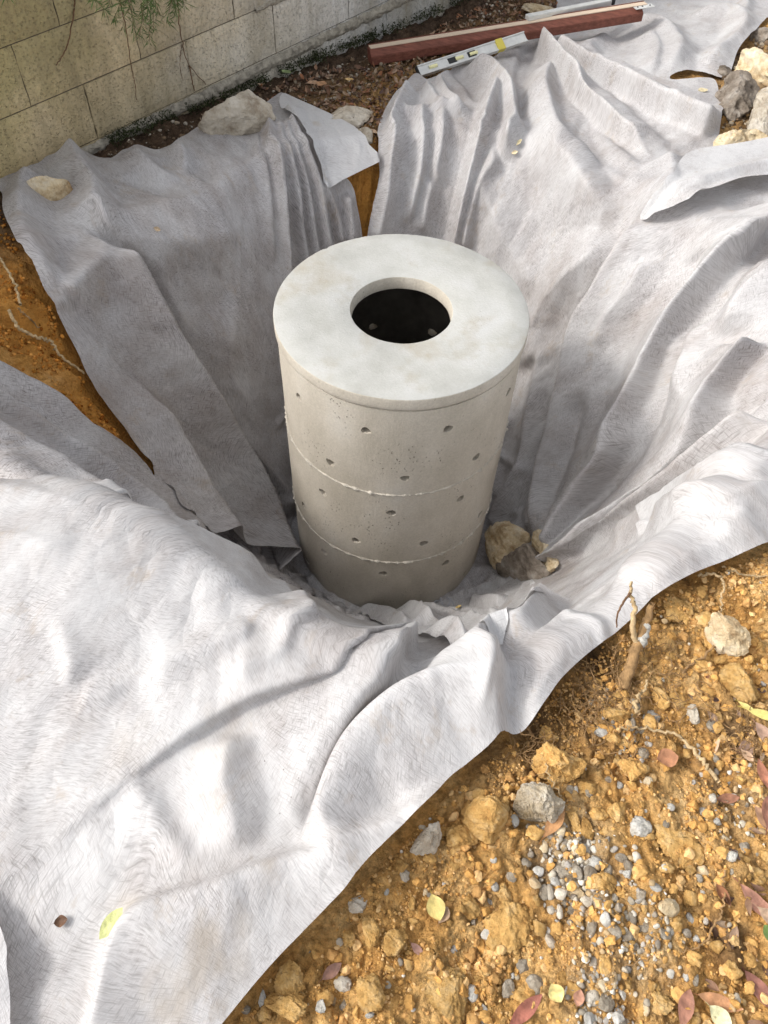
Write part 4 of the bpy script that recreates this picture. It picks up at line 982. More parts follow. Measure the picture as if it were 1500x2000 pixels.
hull_rock('rock', [(1440, 130, .07), (1447, 98, .12), (1473, 94, .14), (1503, 108, .14), (1530, 150, .10), (1503, 168, .05), (1480, 169, .04), (1461, 160, .05)], 'tan', 'tan and grey broken rock highest in the heap at the right edge', seed=51, rough=.05)
hull_rock('rock', [(1405, 187, .03), (1409, 150, .08), (1437, 137, .10), (1470, 155, .10), (1484, 175, .07), (1476, 202, .04), (1428, 235, .01), (1408, 226, .01)], 'darkrock', 'dark mossy brown rock in the heap beside the fleece corner', seed=56, rough=.07)
hull_rock('rock', [(1464, 253, .02), (1474, 215, .07), (1486, 172, .12), (1520, 168, .12), (1540, 258, .03), (1490, 262, .02)], 'rock', 'pale grey rock below the tan one on the right edge', seed=53, rough=.06)
hull_rock('rock', [(1396, 302, .02), (1402, 262, .07), (1413, 246, .09), (1437, 238, .10), (1452, 252, .09), (1505, 266, .07), (1515, 295, .02), (1450, 300, .02)], 'tan', 'yellowish crusty rock just above the right hand fleece hem', seed=54, rough=.06)
put_rock('rock', (1497, 75), 60, 50, 'darkrock', 'dark rock at the top of the right edge behind the heap', 'rock', seed=55, cuts=14, sub=5, rough=.09, thick=.8)
put_rock('rock', (1410, 145), 40, 34, 'darkrock', 'small dark rock tucked behind the fleece corner', 'rock', seed=58, cuts=11, sub=3, thick=.8)
put_rock('rock', (1050, 28), 76, 38, 'tan', 'flat pale tan rock beyond the timber near the wall', 'rock', seed=57, cuts=12, sub=5, rough=.10, thick=.6)
hull_rock('rock', [(968, 1100, .03), (970, 1113, .01), (1015, 1126, .01), (1073, 1132, .01), (1077, 1118, .04), (1052, 1082, .08), (1032, 1064, .10), (1000, 1084, .09), (976, 1097, .06)], 'darkrock', 'dark stained flat rock under the other two in the pit', base=.06, cuts=2, seed=62, rough=.04)
hull_rock('rock', [(948, 1034, .11), (956, 1023, .13), (984, 1020, .14), (1004, 1021, .14), (1034, 1044, .11), (1034, 1055, .08), (1018, 1078, .07), (968, 1099, .06), (958, 1085, .07)], 'tan', 'brown topped chunky rock against the foot of the rings', base=.07, cuts=2, seed=61, rough=.05)
hull_rock('rock', [(1043, 1043, .10), (1050, 1038, .11), (1068, 1041, .10), (1080, 1062, .08), (1090, 1090, .04), (1086, 1108, .02), (1074, 1112, .02), (1058, 1090, .05), (1046, 1062, .08)], 'tan', 'narrow upright tan rock right of the other two in the pit', base=.10, cuts=1, seed=64, rough=.06)
print('rocks', time.time() - T0)

hull_rock('clay_lump', [(906, 1604, .02), (920, 1592, .03), (918, 1568, .05), (930, 1550, .06), (960, 1547, .07), (988, 1562, .06), (997, 1590, .04), (986, 1620, .03), (972, 1646, .01), (950, 1646, .01), (928, 1632, .01)], 'clod', 'largest upright ochre clay lump beside the fleece edge', 'clay lump', seed=71, rough=.05)
hull_rock('clay_lump', [(1042, 1488, .03), (1048, 1465, .05), (1085, 1450, .06), (1125, 1462, .05), (1138, 1490, .03), (1125, 1515, .01), (1090, 1525, .0), (1058, 1510, .01)], 'clod', 'crumbly ochre clay lump up the slope near the fine roots', 'clay lump', seed=72, rough=.10)
hull_rock('stone', [(1004, 1572, .02), (1014, 1545, .04), (1032, 1518, .06), (1046, 1515, .065), (1064, 1528, .06), (1094, 1556, .04), (1104, 1580, .02), (1088, 1602, .01), (1046, 1598, .01), (1010, 1590, .01)], 'lime', 'jagged whitish limestone lump above the grey gravel', 'stone', seed=73, rough=.07)
hull_rock('stone', [(1382, 1215, .04), (1390, 1200, .07), (1404, 1195, .08), (1440, 1198, .08), (1472, 1222, .06), (1472, 1262, .03), (1448, 1282, .01), (1408, 1272, .01), (1386, 1244, .02)], 'tan', 'large pale boulder coated in ochre clay at the upper right', 'stone', seed=74, rough=.05)
hull_rock('stone', [(800, 1668, .01), (812, 1640, .03), (838, 1612, .05), (860, 1606, .05), (862, 1632, .03), (850, 1665, .01), (825, 1676, .0)], 'rock', 'grey crusted rock sticking out from under the fleece edge', 'stone', seed=75, rough=.06)
# lumps of clay and stones one can point at: (x, y, w, h, kind, label)
NAMED = [
 (902, 1641, 66, 52, 'clod', 'dark orange lump left below the largest clay lump'),
 (1249, 1614, 42, 38, 'white', 'bright white stone left of the big flat clay patch'),
 (1325, 1642, 108, 80, 'clodflat', 'big flat ochre clay patch right of the bright white stone'),
 (1149, 1533, 46, 38, 'clod', 'angular orange lump between the crumbly lump and the brownish stone'),
 (1238, 1503, 58, 52, 'clod', 'round brownish stone above the row of small orange lumps'),
 (1123, 1594, 32, 48, 'clod', 'upright orange lump next to the orange leaf'),
 (1164, 1586, 44, 34, 'clod', 'slanting orange lump right of the upright one'),
 (1147, 1616, 26, 44, 'clod', 'slim orange lump below the slanting one'),
 (1206, 1587, 56, 46, 'clod', 'broad brown lump above the white stone'),
 (1184, 1622, 32, 20, 'clod', 'small flat lump between slim lump and white stone'),
 (986, 1741, 44, 36, 'clod', 'smooth yellow ochre lump left of the gravel'),
 (917, 1771, 40, 58, 'clod', 'pear shaped yellow ochre lump'),
 (1129, 1740, 42, 38, 'tan', 'tan rounded stone in the middle of the gravel'),
 (1176, 1729, 54, 36, 'clod', 'flat brown lump right of the tan rounded stone'),
 (993, 1803, 84, 92, 'clodflat', 'wide cracked clay slab below the smooth yellow lump'),
 (1299, 1776, 40, 30, 'tan', 'oval tan pebble standing alone right of the gravel'),
 (1291, 1826, 32, 28, 'stone', 'oval grey pebble below the oval tan one'),
 (1045, 1922, 34, 32, 'stone', 'dark two toned pebble near the yellow birch leaf'),
 (995, 1932, 24, 36, 'stone', 'blue grey wedge pebble left of the two toned pebble'),
 (921, 1937, 24, 30, 'white', 'cream egg shaped pebble low in the picture'),
 (945, 1967, 22, 20, 'white', 'small white pebble below the egg shaped one'),
 (1025, 1883, 26, 30, 'stone', 'brown grey round pebble above the two toned pebble'),
 (1288, 1963, 54, 40, 'clod', 'dark brown lump between two fallen leaves at the bottom'),
 (1218, 1711, 16, 16, 'white', 'tiny white stone right of the gravel'),
 (724, 1821, 48, 62, 'clod', 'egg shaped orange lump near the fleece edge'),
 (774, 1842, 54, 48, 'clod', 'brown orange lump right of the egg shaped one'),
 (872, 1934, 92, 120, 'clodflat', 'very large flat clay slab low in the picture'),
 (724, 1939, 62, 78, 'clod', 'big faceted ochre lump near the bottom edge'),
 (572, 1912, 66, 62, 'clod', 'layered ochre slab tucked below the fleece edge'),
 (560, 1965, 84, 52, 'clod', 'broad ochre lump at the bottom left of the soil'),
 (670, 1919, 34, 28, 'rock', 'grey white angular stone between two ochre lumps'),
 (626, 1967, 26, 34, 'white', 'white broken flint near the bottom edge'),
 (512, 1952, 20, 40, 'white', 'long white stone half under the fleece edge'),
 (682, 1829, 30, 36, 'clod', 'small brown orange lump closest to the fleece edge'),
 (696, 1765, 42, 34, 'rock', 'brown grey stone touching the fleece edge'),
 (788, 1708, 26, 26, 'rock', 'small grey stone above the yellow and brown leaf'),
 (952, 1821, 28, 20, 'white', 'white knobbly pebble left of the cracked clay slab'),
 (1441, 1342, 72, 74, 'clod', 'big smooth clay lump below the large pale boulder'),
 (1353, 1392, 34, 36, 'rock', 'flat topped grey stone left of the big smooth lump'),
 (1458, 1321, 26, 24, 'stone', 'small grey pebble pressed into the big smooth lump'),
 (1280, 1394, 28, 30, 'white', 'white stone below the root stump'),
 (1177, 1426, 34, 20, 'white', 'flat oval cream pebble near the fine roots'),
 (1203, 1399, 50, 38, 'clod', 'yellow lump right above the flat oval cream pebble'),
 (1291, 1362, 32, 42, 'clod', 'upright yellow lump beside the root stump'),
 (1394, 1418, 28, 24, 'stone', 'grey pebble right of the flat topped stone'),
 (1405, 1451, 34, 24, 'clod', 'bright ochre lump below the grey pebble on the right'),
 (1414, 1286, 34, 22, 'clod', 'wedge shaped lump at the foot of the large boulder'),
 (1383, 1579, 32, 16, 'white', 'flat cream pebble above the red brown leaf on the right'),
 (1309, 1576, 18, 14, 'white', 'tiny white pebble above the big flat clay patch'),
 (1320, 1185, 70, 60, 'clodflat', 'smooth yellow clay face on the mound left of the boulder'),
 (1380, 1700, 30, 24, 'tan', 'tan pebble in the dark patch on the right'),
 (1400, 1849, 38, 24, 'clod', 'flat brown stone near the long curved root'),
 (1181, 1958, 34, 30, 'stone', 'blackish and cream pebble in the lowest gravel patch'),
 (1158, 1948, 30, 28, 'rock', 'light pebble left of the blackish and cream one'),
 (1151, 1990, 26, 22, 'white', 'white pebble at the very bottom of the gravel'),
 (1205, 1990, 26, 22, 'white', 'second white pebble at the very bottom right of the first'),
]
for i, (x, y, w, h, k, lab) in enumerate(NAMED):
    flat = k == 'clodflat'; mt = 'clod' if flat else k
    cat = 'clay lump' if mt == 'clod' else ('pebble' if 'pebble' in lab else 'stone')
    nm = 'clay_lump' if mt == 'clod' else ('pebble' if 'pebble' in lab else 'stone')
    big = max(w, h) > 44
    put_rock(nm, (x, y + 1), w, h, mt, lab, cat, seed=300 + i * 7, cuts=(5 if nm == 'pebble' else 14), sub=(5 if big else 4), rough=(.04 if nm == 'pebble' else .13), thick=(.34 if flat else .72), sink=(.42 if flat else .34), yaw=float(RNG.uniform(-.3, .3)), smooth=(nm == 'pebble' or big or True))

# small pieces are described by the landmark nearest to them
LM = [((953, 1600), 'largest upright clay lump'), ((1088, 1490), 'crumbly clay lump up the slope'), ((1050, 1562), 'jagged whitish limestone'), ((1249, 1614), 'bright white stone'), ((1325, 1642), 'big flat clay patch'),
 ((830, 1650), 'grey crusted rock at the fleece'), ((1238, 1503), 'round brownish stone'), ((1206, 1587), 'broad brown lump'), ((986, 1741), 'smooth yellow ochre lump'), ((917, 1771), 'pear shaped lump'), ((1129, 1740), 'tan stone amid the gravel'),
 ((993, 1803), 'wide cracked clay slab'), ((1299, 1776), 'oval tan pebble'), ((1045, 1922), 'dark two toned pebble'), ((921, 1937), 'cream egg shaped pebble'), ((1288, 1963), 'dark brown lump at the bottom'), ((724, 1821), 'egg shaped orange lump'),
 ((872, 1934), 'very large flat clay slab'), ((724, 1939), 'big faceted ochre lump'), ((572, 1912), 'layered ochre slab'), ((626, 1967), 'white broken flint'), ((1415, 1236), 'large pale boulder'), ((1441, 1342), 'big smooth clay lump'), ((1353, 1392), 'flat topped grey stone'),
 ((1280, 1394), 'white stone below the root stump'), ((1177, 1426), 'flat oval cream pebble'), ((1228, 1300), 'root stump'), ((1345, 1458), 'long pale root'), ((1298, 1486), 'orange red maple leaf'), ((1083, 1941), 'yellow birch leaf'), ((850, 1774), 'yellow and brown leaf'),
 ((648, 1896), 'purplish brown leaf'), ((1404, 1958), 'orange brown long leaf'), ((1026, 1974), 'dark red leaf'), ((1474, 1770), 'pinkish brown long leaf'), ((1424, 1558), 'red brown leaf on the right'), ((1482, 1402), 'bright yellow long leaf'), ((1494, 1832), 'green leaf at the edge'), ((1374, 1842), 'long curved brown root'),
 ((1158, 1948), 'lowest gravel patch'), ((1095, 1640), 'top of the gravel patch'), ((1150, 1690), 'middle of the gravel patch'), ((1220, 1830), 'lower gravel trail')]
DIRS = ['right of', 'up and right of', 'above', 'up and left of', 'left of', 'down and left of', 'below', 'down and right of']
USED = set()
def near_label(px, what):
    ds = sorted((math.hypot(px[0] - p[0], px[1] - p[1]), n, p) for p, n in LM)
    for w1 in ('', 'a little way '):
        for d, n, p in ds[:4]:
            if d < 8: continue
            k = int(round((math.degrees(math.atan2(-(px[1] - p[1]), px[0] - p[0])) % 360) / 45)) % 8
            lab = f'{what} {w1 or ("just " if d < 60 else "")}{DIRS[k]} the {n}'
            if lab not in USED and len(lab.split()) <= 16: USED.add(lab); return lab
    return lab
# gravel pebbles and small lumps that look alike: things in a loop
PXG = [(1064, 1649, 24, 30), (1095, 1621, 28, 24), (1004, 1606, 18, 24), (1034, 1614, 16, 14), (1053, 1614, 18, 12), (1123, 1655, 18, 28), (1147, 1660, 20, 26), (1127, 1706, 20, 26), (1151, 1710, 28, 28), (1160, 1688, 32, 24),
 (1045, 1725, 24, 18), (1064, 1747, 24, 32), (1075, 1742, 18, 26), (1097, 1745, 26, 22), (1086, 1721, 24, 24), (1119, 1779, 22, 20), (1093, 1781, 14, 24), (1077, 1777, 18, 16), (1055, 1703, 26, 22), (1030, 1682, 20, 16), (1000, 1711, 22, 18),
 (1098, 1700, 32, 26), (1103, 1761, 16, 18), (1145, 1762, 24, 18), (1166, 1762, 20, 22), (1198, 1755, 18, 18), (1185, 1700, 20, 18), (1222, 1698, 20, 24), (1210, 1680, 24, 18), (1239, 1678, 20, 20), (1247, 1752, 20, 24), (1234, 1790, 18, 30), (1156, 1812, 20, 32), (1180, 1800, 28, 26), (1196, 1824, 28, 26), (1220, 1828, 30, 22), (1240, 1850, 16, 14),
 (1077, 1836, 18, 28), (1158, 1840, 10, 18), (1260, 1812, 18, 16), (1308, 1820, 18, 16), (1342, 1822, 20, 16), (1365, 1833, 18, 14), (1272, 1738, 24, 16), (1355, 1790, 18, 20), (1381, 1797, 14, 12), (1371, 1742, 16, 12), (1361, 1718, 16, 14),
 (1196, 1916, 12, 26), (1214, 1940, 14, 26), (1164, 1905, 14, 12), (1175, 1928, 20, 22), (1205, 1965, 10, 18), (1259, 1973, 14, 20), (1336, 1910, 14, 26), (1354, 1914, 14, 22), (1004, 1905, 10, 12), (1013, 1907, 10, 10), (932, 1782, 12, 20), (928, 1799, 12, 14),
 (1240, 1380, 14, 22), (1232, 1418, 16, 26), (1233, 1406, 14, 16), (1255, 1422, 14, 14), (1257, 1470, 24, 22), (1403, 1482, 20, 26), (1240, 1385, 18, 10), (1190, 1520, 20, 12), (1212, 1530, 18, 12), (1150, 1545, 12, 10), (1265, 1525, 22, 16), (1115, 1542, 18, 18), (1152, 1550, 16, 12), (1126, 1540, 18, 14), (1265, 1398, 12, 14),
 (831, 1743, 12, 12), (755, 1744, 10, 12), (838, 1751, 10, 10), (651, 1955, 16, 16), (672, 1961, 18, 18), (722, 1982, 20, 14), (480, 1972, 18, 14), (947, 1992, 18, 16), (962, 1755, 12, 12), (964, 1683, 14, 14), (968, 1730, 16, 18), (1443, 1592, 16, 14), (1462, 1570, 14, 12), (1404, 1604, 18, 14), (1420, 1635, 18, 14), (1425, 1672, 26, 24), (1456, 1655, 18, 18), (1302, 1612, 14, 16), (1390, 1560, 16, 18)]
rg = np.random.default_rng(99)
pm = [];
for q_ in range(10):
    V, F = rock_v(900 + q_, 2, 5 if q_ % 3 else 9, rough=.04); pm.append([mesh_obj('pebble', V * .012, F, M[mt], link=False) for mt in ('stone', 'rock', 'white', 'tan')])
def put_piece(name, px, w, h, me, label, cat, group, q=None):
    if q is None: P, N = gpoint(px)
    else: P, N = q
    k = depth(P) / FPX
    o = bpy.data.objects.new(name, me); COL.objects.link(o); sx, sy = w * k * .52, h * k * .56; sz = min(sx, sy) * rg.uniform(.6, .85)
    up = N * .7 + np.array([0, 0, .3]); up /= np.linalg.norm(up)
    o.matrix_world = Matrix.Translation(tuple(P + up * sz * .22)) @ Matrix(align(up).tolist()).to_4x4() @ Matrix.Rotation(rg.uniform(-.3, .3), 4, 'Z') @ Matrix.Diagonal((sx / .012, sy / .012, sz / .012, 1))
    tag(o, label, cat, group); return o
KW = {0: 'small grey pebble', 1: 'small greyish beige pebble', 2: 'small whitish pebble', 3: 'small tan pebble'}
for x, y, w, h in PXG:
    kk = rg.choice([0, 0, 0, 1, 2, 2, 3]); put_piece('pebble', (x, y), w * 1.08, h * 1.08, pm[rg.integers(10)][kk], near_label((x, y), KW[kk]), 'pebble', 'small pebbles in the gravelly soil')
cm = []
for q_ in range(12): V, F = rock_v(1200 + q_, 3, 13, rough=.17); cm.append(mesh_obj('clay_lump', V * .012, F, M['clod'], link=False))
SOILPX = [(452, 2010), (525, 1915), (645, 1795), (705, 1740), (840, 1605), (910, 1520), (1030, 1440), (1110, 1340), (1200, 1255), (1310, 1165), (1385, 1128), (1510, 1085), (1510, 2010)]
soil_poly = np.array(SOILPX, float)
cnt = 0
while cnt < 190:
    c = np.array([rg.uniform(450, 1500), rg.uniform(1100, 2000)])
    if not inside(c[None], soil_poly)[0] or inside(c[None] + [[-25, 0]], soil_poly)[0] == False: continue
    if abs(c[0] - 1150) < 90 and abs(c[1] - 1730) < 80 and rg.random() < .8: continue
    w = 12 + 30 * rg.random() ** 2.4
    put_piece('clay_lump', c, w, w * rg.uniform(.7, 1.1), cm[rg.integers(12)], near_label(c, ('tiny' if w < 17 else 'small' if w < 26 else 'larger') + ' ochre clay lump'), 'clay lump', 'small lumps of dug clay'); cnt += 1

def scatter(name, Qs, sizes, cols, mats, sub=1, nvar=16, squash=(.55, .9), sink=.3, cuts=5, rough=.10, seed=0):
    rg = np.random.default_rng(seed); vs = np.stack([rock_v(seed * 31 + v, sub, cuts, rough=rough)[0] for v in range(nvar)]); F = ICO[sub][1]
    n = len(Qs); P, N = gq(Qs); a = rg.uniform(0, 6.283, n); v = vs[rg.integers(0, nvar, n)].copy()
    sc = np.stack([sizes, sizes * rg.uniform(.65, 1.0, n), sizes * rg.uniform(*squash, n)], -1)
    v = v * sc[:, None]; c, s = np.cos(a)[:, None], np.sin(a)[:, None]
    v = np.stack([v[..., 0] * c - v[..., 1] * s, v[..., 0] * s + v[..., 1] * c, v[..., 2]], -1)
    up = N * .7 + np.array([0, 0, .3]); up /= np.linalg.norm(up, axis=1)[:, None]
    tx = np.cross([0, 1, 0], up); tx /= np.linalg.norm(tx, axis=1)[:, None]; ty = np.cross(up, tx)
    v = v[..., :1] * tx[:, None] + v[..., 1:2] * ty[:, None] + v[..., 2:] * up[:, None]
    V = v + (P + up * (sc[:, 2] * (1 - 2 * sink))[:, None])[:, None]
    nv = vs.shape[1]; FF = (F[None] + (np.arange(n) * nv)[:, None, None]).reshape(-1, 3)
    return mesh_obj(name, V.reshape(-1, 3), FF, mats, None, 'gravel' in name, col=np.repeat(cols, nv, 0))
def pick(n, rg, poly_px, frac=1.0):
    """random chart positions whose photo position falls in a polygon, kept clear of the sheets"""
    poly = np.array(poly_px, float); C = chart(catmull(poly, 3, True)); lo = C.min(0); hi = C.max(0); out = np.zeros((0, 2))
    for _ in range(60):
        q = rg.uniform(lo, hi, (n * 2, 2)); q = q[inside(q, C)]; bad = np.zeros(len(q), bool)
        for s_ in ALL[1:]: bad |= inside(q, s_.poly)
        out = np.concatenate([out, q[~bad]])
        if len(out) >= n: break
    return out[:n]
def patchy(q, seed, sc=6.0, lo=-.15, hi=.35):     # crumbs lie in drifts, with trodden powdery soil between them
    d_ = fbm(q[:, 0] * sc, q[:, 1] * sc, seed, 3); pr = np.clip((d_ - lo) / (hi - lo), .08, 1); return q[np.random.default_rng(seed).random(len(q)) < pr]
SOILX = [(440, 2060), (525, 1900), (640, 1780), (835, 1590), (905, 1505), (1022, 1430), (1100, 1330), (1200, 1240), (1300, 1155), (1385, 1118), (1530, 1070), (1600, 1500), (1600, 2060)]
OC = np.array([(.67, .40, .14), (.61, .34, .11), (.73, .48, .22), (.56, .32, .12), (.62, .42, .19), (.26, .12, .035), (.50, .30, .10)])
GR = np.array([(.46, .40, .31), (.34, .29, .23), (.60, .54, .43), (.50, .36, .20), (.74, .70, .61), (.46, .42, .37), (.56, .32, .11)])
rg = np.random.default_rng(5)
n = 24000; q = patchy(pick(n, rg, SOILX), 401); tag(scatter('soil_crumbs', q, .0012 + .0042 * rg.random(len(q)) ** 2.6, OC[rg.integers(0, 4, len(q))] * rg.uniform(.85, 1.1, (len(q), 1)), M['piece'], 1, 24, rough=.22, cuts=7, sink=.38, seed=1), kind='stuff')
n = 5200; q = patchy(pick(n, rg, SOILX), 402, 5.0, -.05, .5); tag(scatter('small_clay_crumbs', q, .0035 + .011 * rg.random(len(q)) ** 2.6, OC[rg.integers(0, 4, len(q))] * rg.uniform(.85, 1.12, (len(q), 1)), M['piece'], 2, 24, cuts=10, rough=.20, sink=.40, seed=2), kind='stuff')
LEFTX = [(-60, 400), (10, 420), (30, 470), (60, 545), (130, 668), (170, 757), (240, 860), (262, 888), (200, 840), (120, 792), (60, 744), (0, 716), (-60, 690)]
q = patchy(pick(3600, rg, LEFTX), 403, 7); OL = OC * [1.0, .72, .42]
tag(scatter('bank_crumbs', q, .002 + .007 * rg.random(len(q)) ** 2.5, OL[rg.integers(0, 7, len(q))] * rg.uniform(.6, 1.05, (len(q), 1)), M['piece'], 1, 16, seed=3), kind='stuff')
gq_ = []
for p_, r_, a_ in GC:
    c_ = chart([p_])[0]; m = int(330 * a_); gq_.append(c_ + rg.normal(0, r_ * .45, (m, 2)))
gq_.append(pick(120, rg, SOILX)); q = np.concatenate(gq_); bad = np.zeros(len(q), bool)
for s_ in ALL: bad |= inside(q, s_.poly)
q = q[~bad]
tag(scatter('gravel', q, .0028 + .006 * rg.random(len(q)) ** 1.6, GR[rg.integers(0, 7, len(q))] * rg.uniform(.75, 1.1, (len(q), 1)), M['piece'], 2, 16, cuts=5, rough=.09, squash=(.5, .8), sink=.40, seed=4), kind='stuff')
# rubble strip along the wall foot and among the right hand rocks
LIT = [(190, 300), (300, 262), (400, 225), (540, 175), (640, 130), (760, 100), (830, 100), (950, 10), (1010, -30), (1100, -20), (1060, 60), (1010, 90), (830, 160), (750, 240), (735, 300), (700, 260), (560, 195), (400, 252), (300, 300)]
q = pick(1800, rg, LIT)
tag(scatter('wall_foot_rubble', q, .003 + .011 * rg.random(len(q)) ** 2.4, np.array([(.10, .07, .045), (.20, .14, .09), (.32, .26, .19), (.45, .40, .33), (.14, .10, .07)])[rg.integers(0, 5, len(q))], M['piece'], 1, 16, seed=6), kind='stuff')
RGT_ = [(1400, 160), (1440, 100), (1560, 20), (1600, 290), (1500, 282), (1430, 298), (1398, 302), (1408, 230)]
q = pick(700, rg, RGT_)
tag(scatter('rubble_between_rocks', q, .004 + .016 * rg.random(len(q)) ** 2.2, np.array([(.10, .07, .045), (.20, .14, .09), (.36, .30, .22), (.30, .20, .10)])[rg.integers(0, 4, len(q))], M['piece'], 1, 16, seed=7), kind='stuff')
print('scatter', time.time() - T0)

# ------------------------------------------------------------------ leaves
def leaf_geo(L, Wd, shape=1.0, curl=.25, cup=.3, seed=0, n=9, twist=0.0):
    """a folded, curled leaf along +X, unit frame"""
    t = np.linspace(0, 1, n); w = Wd / 2 * np.sin(np.pi * t ** shape) ** .8; w[0] = w[-1] = Wd * .02
    rg = np.random.default_rng(seed); x = (t - .5) * L; z = curl * L * (np.cos((t - .5) * 2.2) - .7) * -1 + .01 * L * rg.normal(size=n)
    V = []
    for k in (-1, -.5, 0, .5, 1):
        y = w * k; V.append(np.stack([x, y, z + abs(k) * w * cup * (1 + .3 * np.sin(t * 9 + seed)) + twist * y], -1))
    V = np.stack(V, 1).reshape(-1, 3); idx = np.arange(n * 5).reshape(n, 5)
    F = np.stack([idx[:-1, :-1], idx[1:, :-1], idx[1:, 1:], idx[:-1, 1:]], -1).reshape(-1, 4)
    return V, F
def put_leaf(px, Lpx, Wpx, ang, col, label, seed=0, shape=1.0, curl=.15, cup=.3, on=None, lift=.003, stalk=True, name='fallen_leaf'):
    P, N = on.top(px) if on is not None else gpoint(px, .004)
    k = depth(P) / FPX; L = Lpx * k; Wd = Wpx * k * 1.1
    V, F = leaf_geo(L, Wd, shape, curl, cup, seed)
    n_ = len(V); rg = np.random.default_rng(seed)
    cc = (np.array(col) * .74 + np.mean(col) * .22 + np.array([.03, .022, .0]))[None] * (1 + .45 * noise2(V[:, 0] / L * 6 + seed, V[:, 1] / L * 6, seed))[:, None]
    V = V @ rot_z(math.radians(ang)).T @ align(N).T
    e = mesh_obj(name, V, F, M['leafp'], None, True, col=cc, loc=tuple(P + N * (lift + .004)))
    tag(e, label, 'leaf')
    if stalk:
        a = math.radians(ang); d = np.array([math.cos(a), math.sin(a), 0]); p0 = -d * L * .48; pts = np.array([p0, p0 - d * L * .12 + [0, 0, .002], p0 - d * L * .22]) @ align(N).T
        v, f = tubes([(pts, L * .012, L * .008)], 5); mesh_obj('stalk', v, f, M['leafp'], e, col=np.tile(np.array(col) * .7, (len(v), 1)))
    return e
LV = [
 ((1080, 1609), 74, 26, 52, (.55, .24, .07), 'orange brown leaf leaning on the limestone lump'),
 ((1424, 1558), 48, 18, 8, (.36, .13, .07), 'red brown leaf lying level on the right'),
 ((1487, 1518), 62, 20, 100, (.42, .13, .07), 'upright red leaf cut by the right edge, upper one'),
 ((1492, 1590), 70, 26, 70, (.30, .10, .07), 'dark red curled leaf at the right edge'),
 ((1486, 1608), 60, 24, -60, (.45, .22, .12), 'pale brown leaf under the dark red curled one'),
 ((1474, 1770), 88, 30, -50, (.50, .20, .13), 'pinkish brown long leaf at the right edge'),
 ((1488, 1800), 56, 30, -40, (.52, .32, .20), 'beige brown leaf below the pinkish long one'),
 ((1026, 1974), 88, 26, 40, (.34, .08, .06), 'dark red leaf at the bottom edge'),
 ((1404, 1958), 86, 26, -14, (.56, .24, .09), 'orange brown long leaf near the bottom right'),
 ((1335, 1972), 74, 28, 66, (.38, .14, .09), 'brown red leaf left of the orange brown long one'),
 ((1083, 1941), 34, 30, -60, (.78, .62, .16), 'yellow toothed birch leaf'),
 ((1402, 1988), 50, 32, -45, (.72, .68, .36), 'pale yellow green leaf at the bottom edge'),
 ((1494, 1832), 40, 30, 120, (.16, .30, .06), 'green leaf at the right edge'),
 ((1486, 1935), 80, 30, -55, (.32, .10, .08), 'wine red leaf in the lower right corner'),
 ((850, 1774), 48, 34, -70, (.72, .55, .12), 'yellow leaf with a brown side in the middle of the clay'),
 ((865, 1788), 34, 22, 60, (.40, .24, .14), 'brown curled leaf touching the yellow one'),
 ((648, 1896), 46, 20, 40, (.27, .12, .10), 'purplish brown leaf near the fleece edge'),
 ((814, 1856), 32, 14, -40, (.28, .13, .11), 'small purple leaf between two clay lumps'),
 ((1482, 1402), 66, 18, -20, (.74, .62, .12), 'bright yellow long leaf at the right edge'),
 ((1455, 1384), 34, 10, -35, (.76, .66, .16), 'narrow bright yellow leaf above the long one'),
 ((1490, 1440), 54, 26, -60, (.46, .26, .18), 'dull pink brown leaf below the yellow ones'),
 ((1458, 1460), 34, 26, 20, (.42, .24, .17), 'faded brown leaf beside the fine roots on the right'),
 ((1298, 1486), 44, 34, 10, (.46, .17, .07), 'crumpled orange red maple leaf on the gravelly slope'),
 ((1128, 1950), 30, 20, 70, (.48, .20, .12), 'reddish leaf scrap between gravel and birch leaf'),
 ((1456, 1478), 30, 16, -50, (.55, .32, .18), 'light brown leaf scrap at the right'),
]
for i, (p, L, w, a, c, lab) in enumerate(LV):
    put_leaf(p, L, w, a, c, lab, i + 3, 1.0 if i % 3 else 1.25, curl=.10 + .05 * (i % 3), lift=.006)
put_leaf((226, 1811), 64, 30, 62, (.62, .66, .22), 'yellow green oval leaf lying on the foreground fleece', 51, on=front_s, stalk=False, curl=.12, cup=.25, lift=.014)
put_leaf((116, 1798), 26, 20, 20, (.13, .05, .035), 'tiny dark dried leaf on the foreground fleece', 52, on=front_s, curl=.4, cup=.6)
put_leaf((1374, 173), 24, 16, 30, (.72, .60, .34), 'cream leaf on the small fleece corner beside the dark rock', 53, on=far_s, stalk=False)
put_leaf((1020, 271), 16, 7, 40, (.70, .58, .30), 'cream leaf scrap on the back fleece, upper of two', 54, on=back_s, stalk=False)
put_leaf((1013, 288), 13, 7, 0, (.66, .52, .30), 'cream leaf scrap on the back fleece, lower of two', 55, on=back_s, stalk=False)
put_leaf((293, 430), 14, 8, 0, (.60, .42, .25), 'small beige leaf scrap on the back left fleece', 56, on=backleft_s, stalk=False)
put_leaf((918, 1218), 14, 11, 30, (.72, .50, .14), 'yellow leaf scrap on the fleece corner in front of the rings', 57, on=bottom_s, stalk=False, lift=.006)
put_leaf((628, 183), 26, 20, 70, (.48, .22, .09), 'orange brown leaf standing in the litter by the wall', 61, curl=.2, lift=.02)
put_leaf((612, 178), 24, 18, 20, (.50, .28, .16), 'lighter brown leaf left of the standing one in the litter', 62, lift=.02)
put_leaf((682, 173), 18, 12, 0, (.70, .42, .12), 'small orange yellow leaf in the litter by the wall', 63, lift=.02)
put_leaf((560, 162), 22, 14, -30, (.22, .32, .12), 'small green leaf at the wall foot', 64, lift=.02)
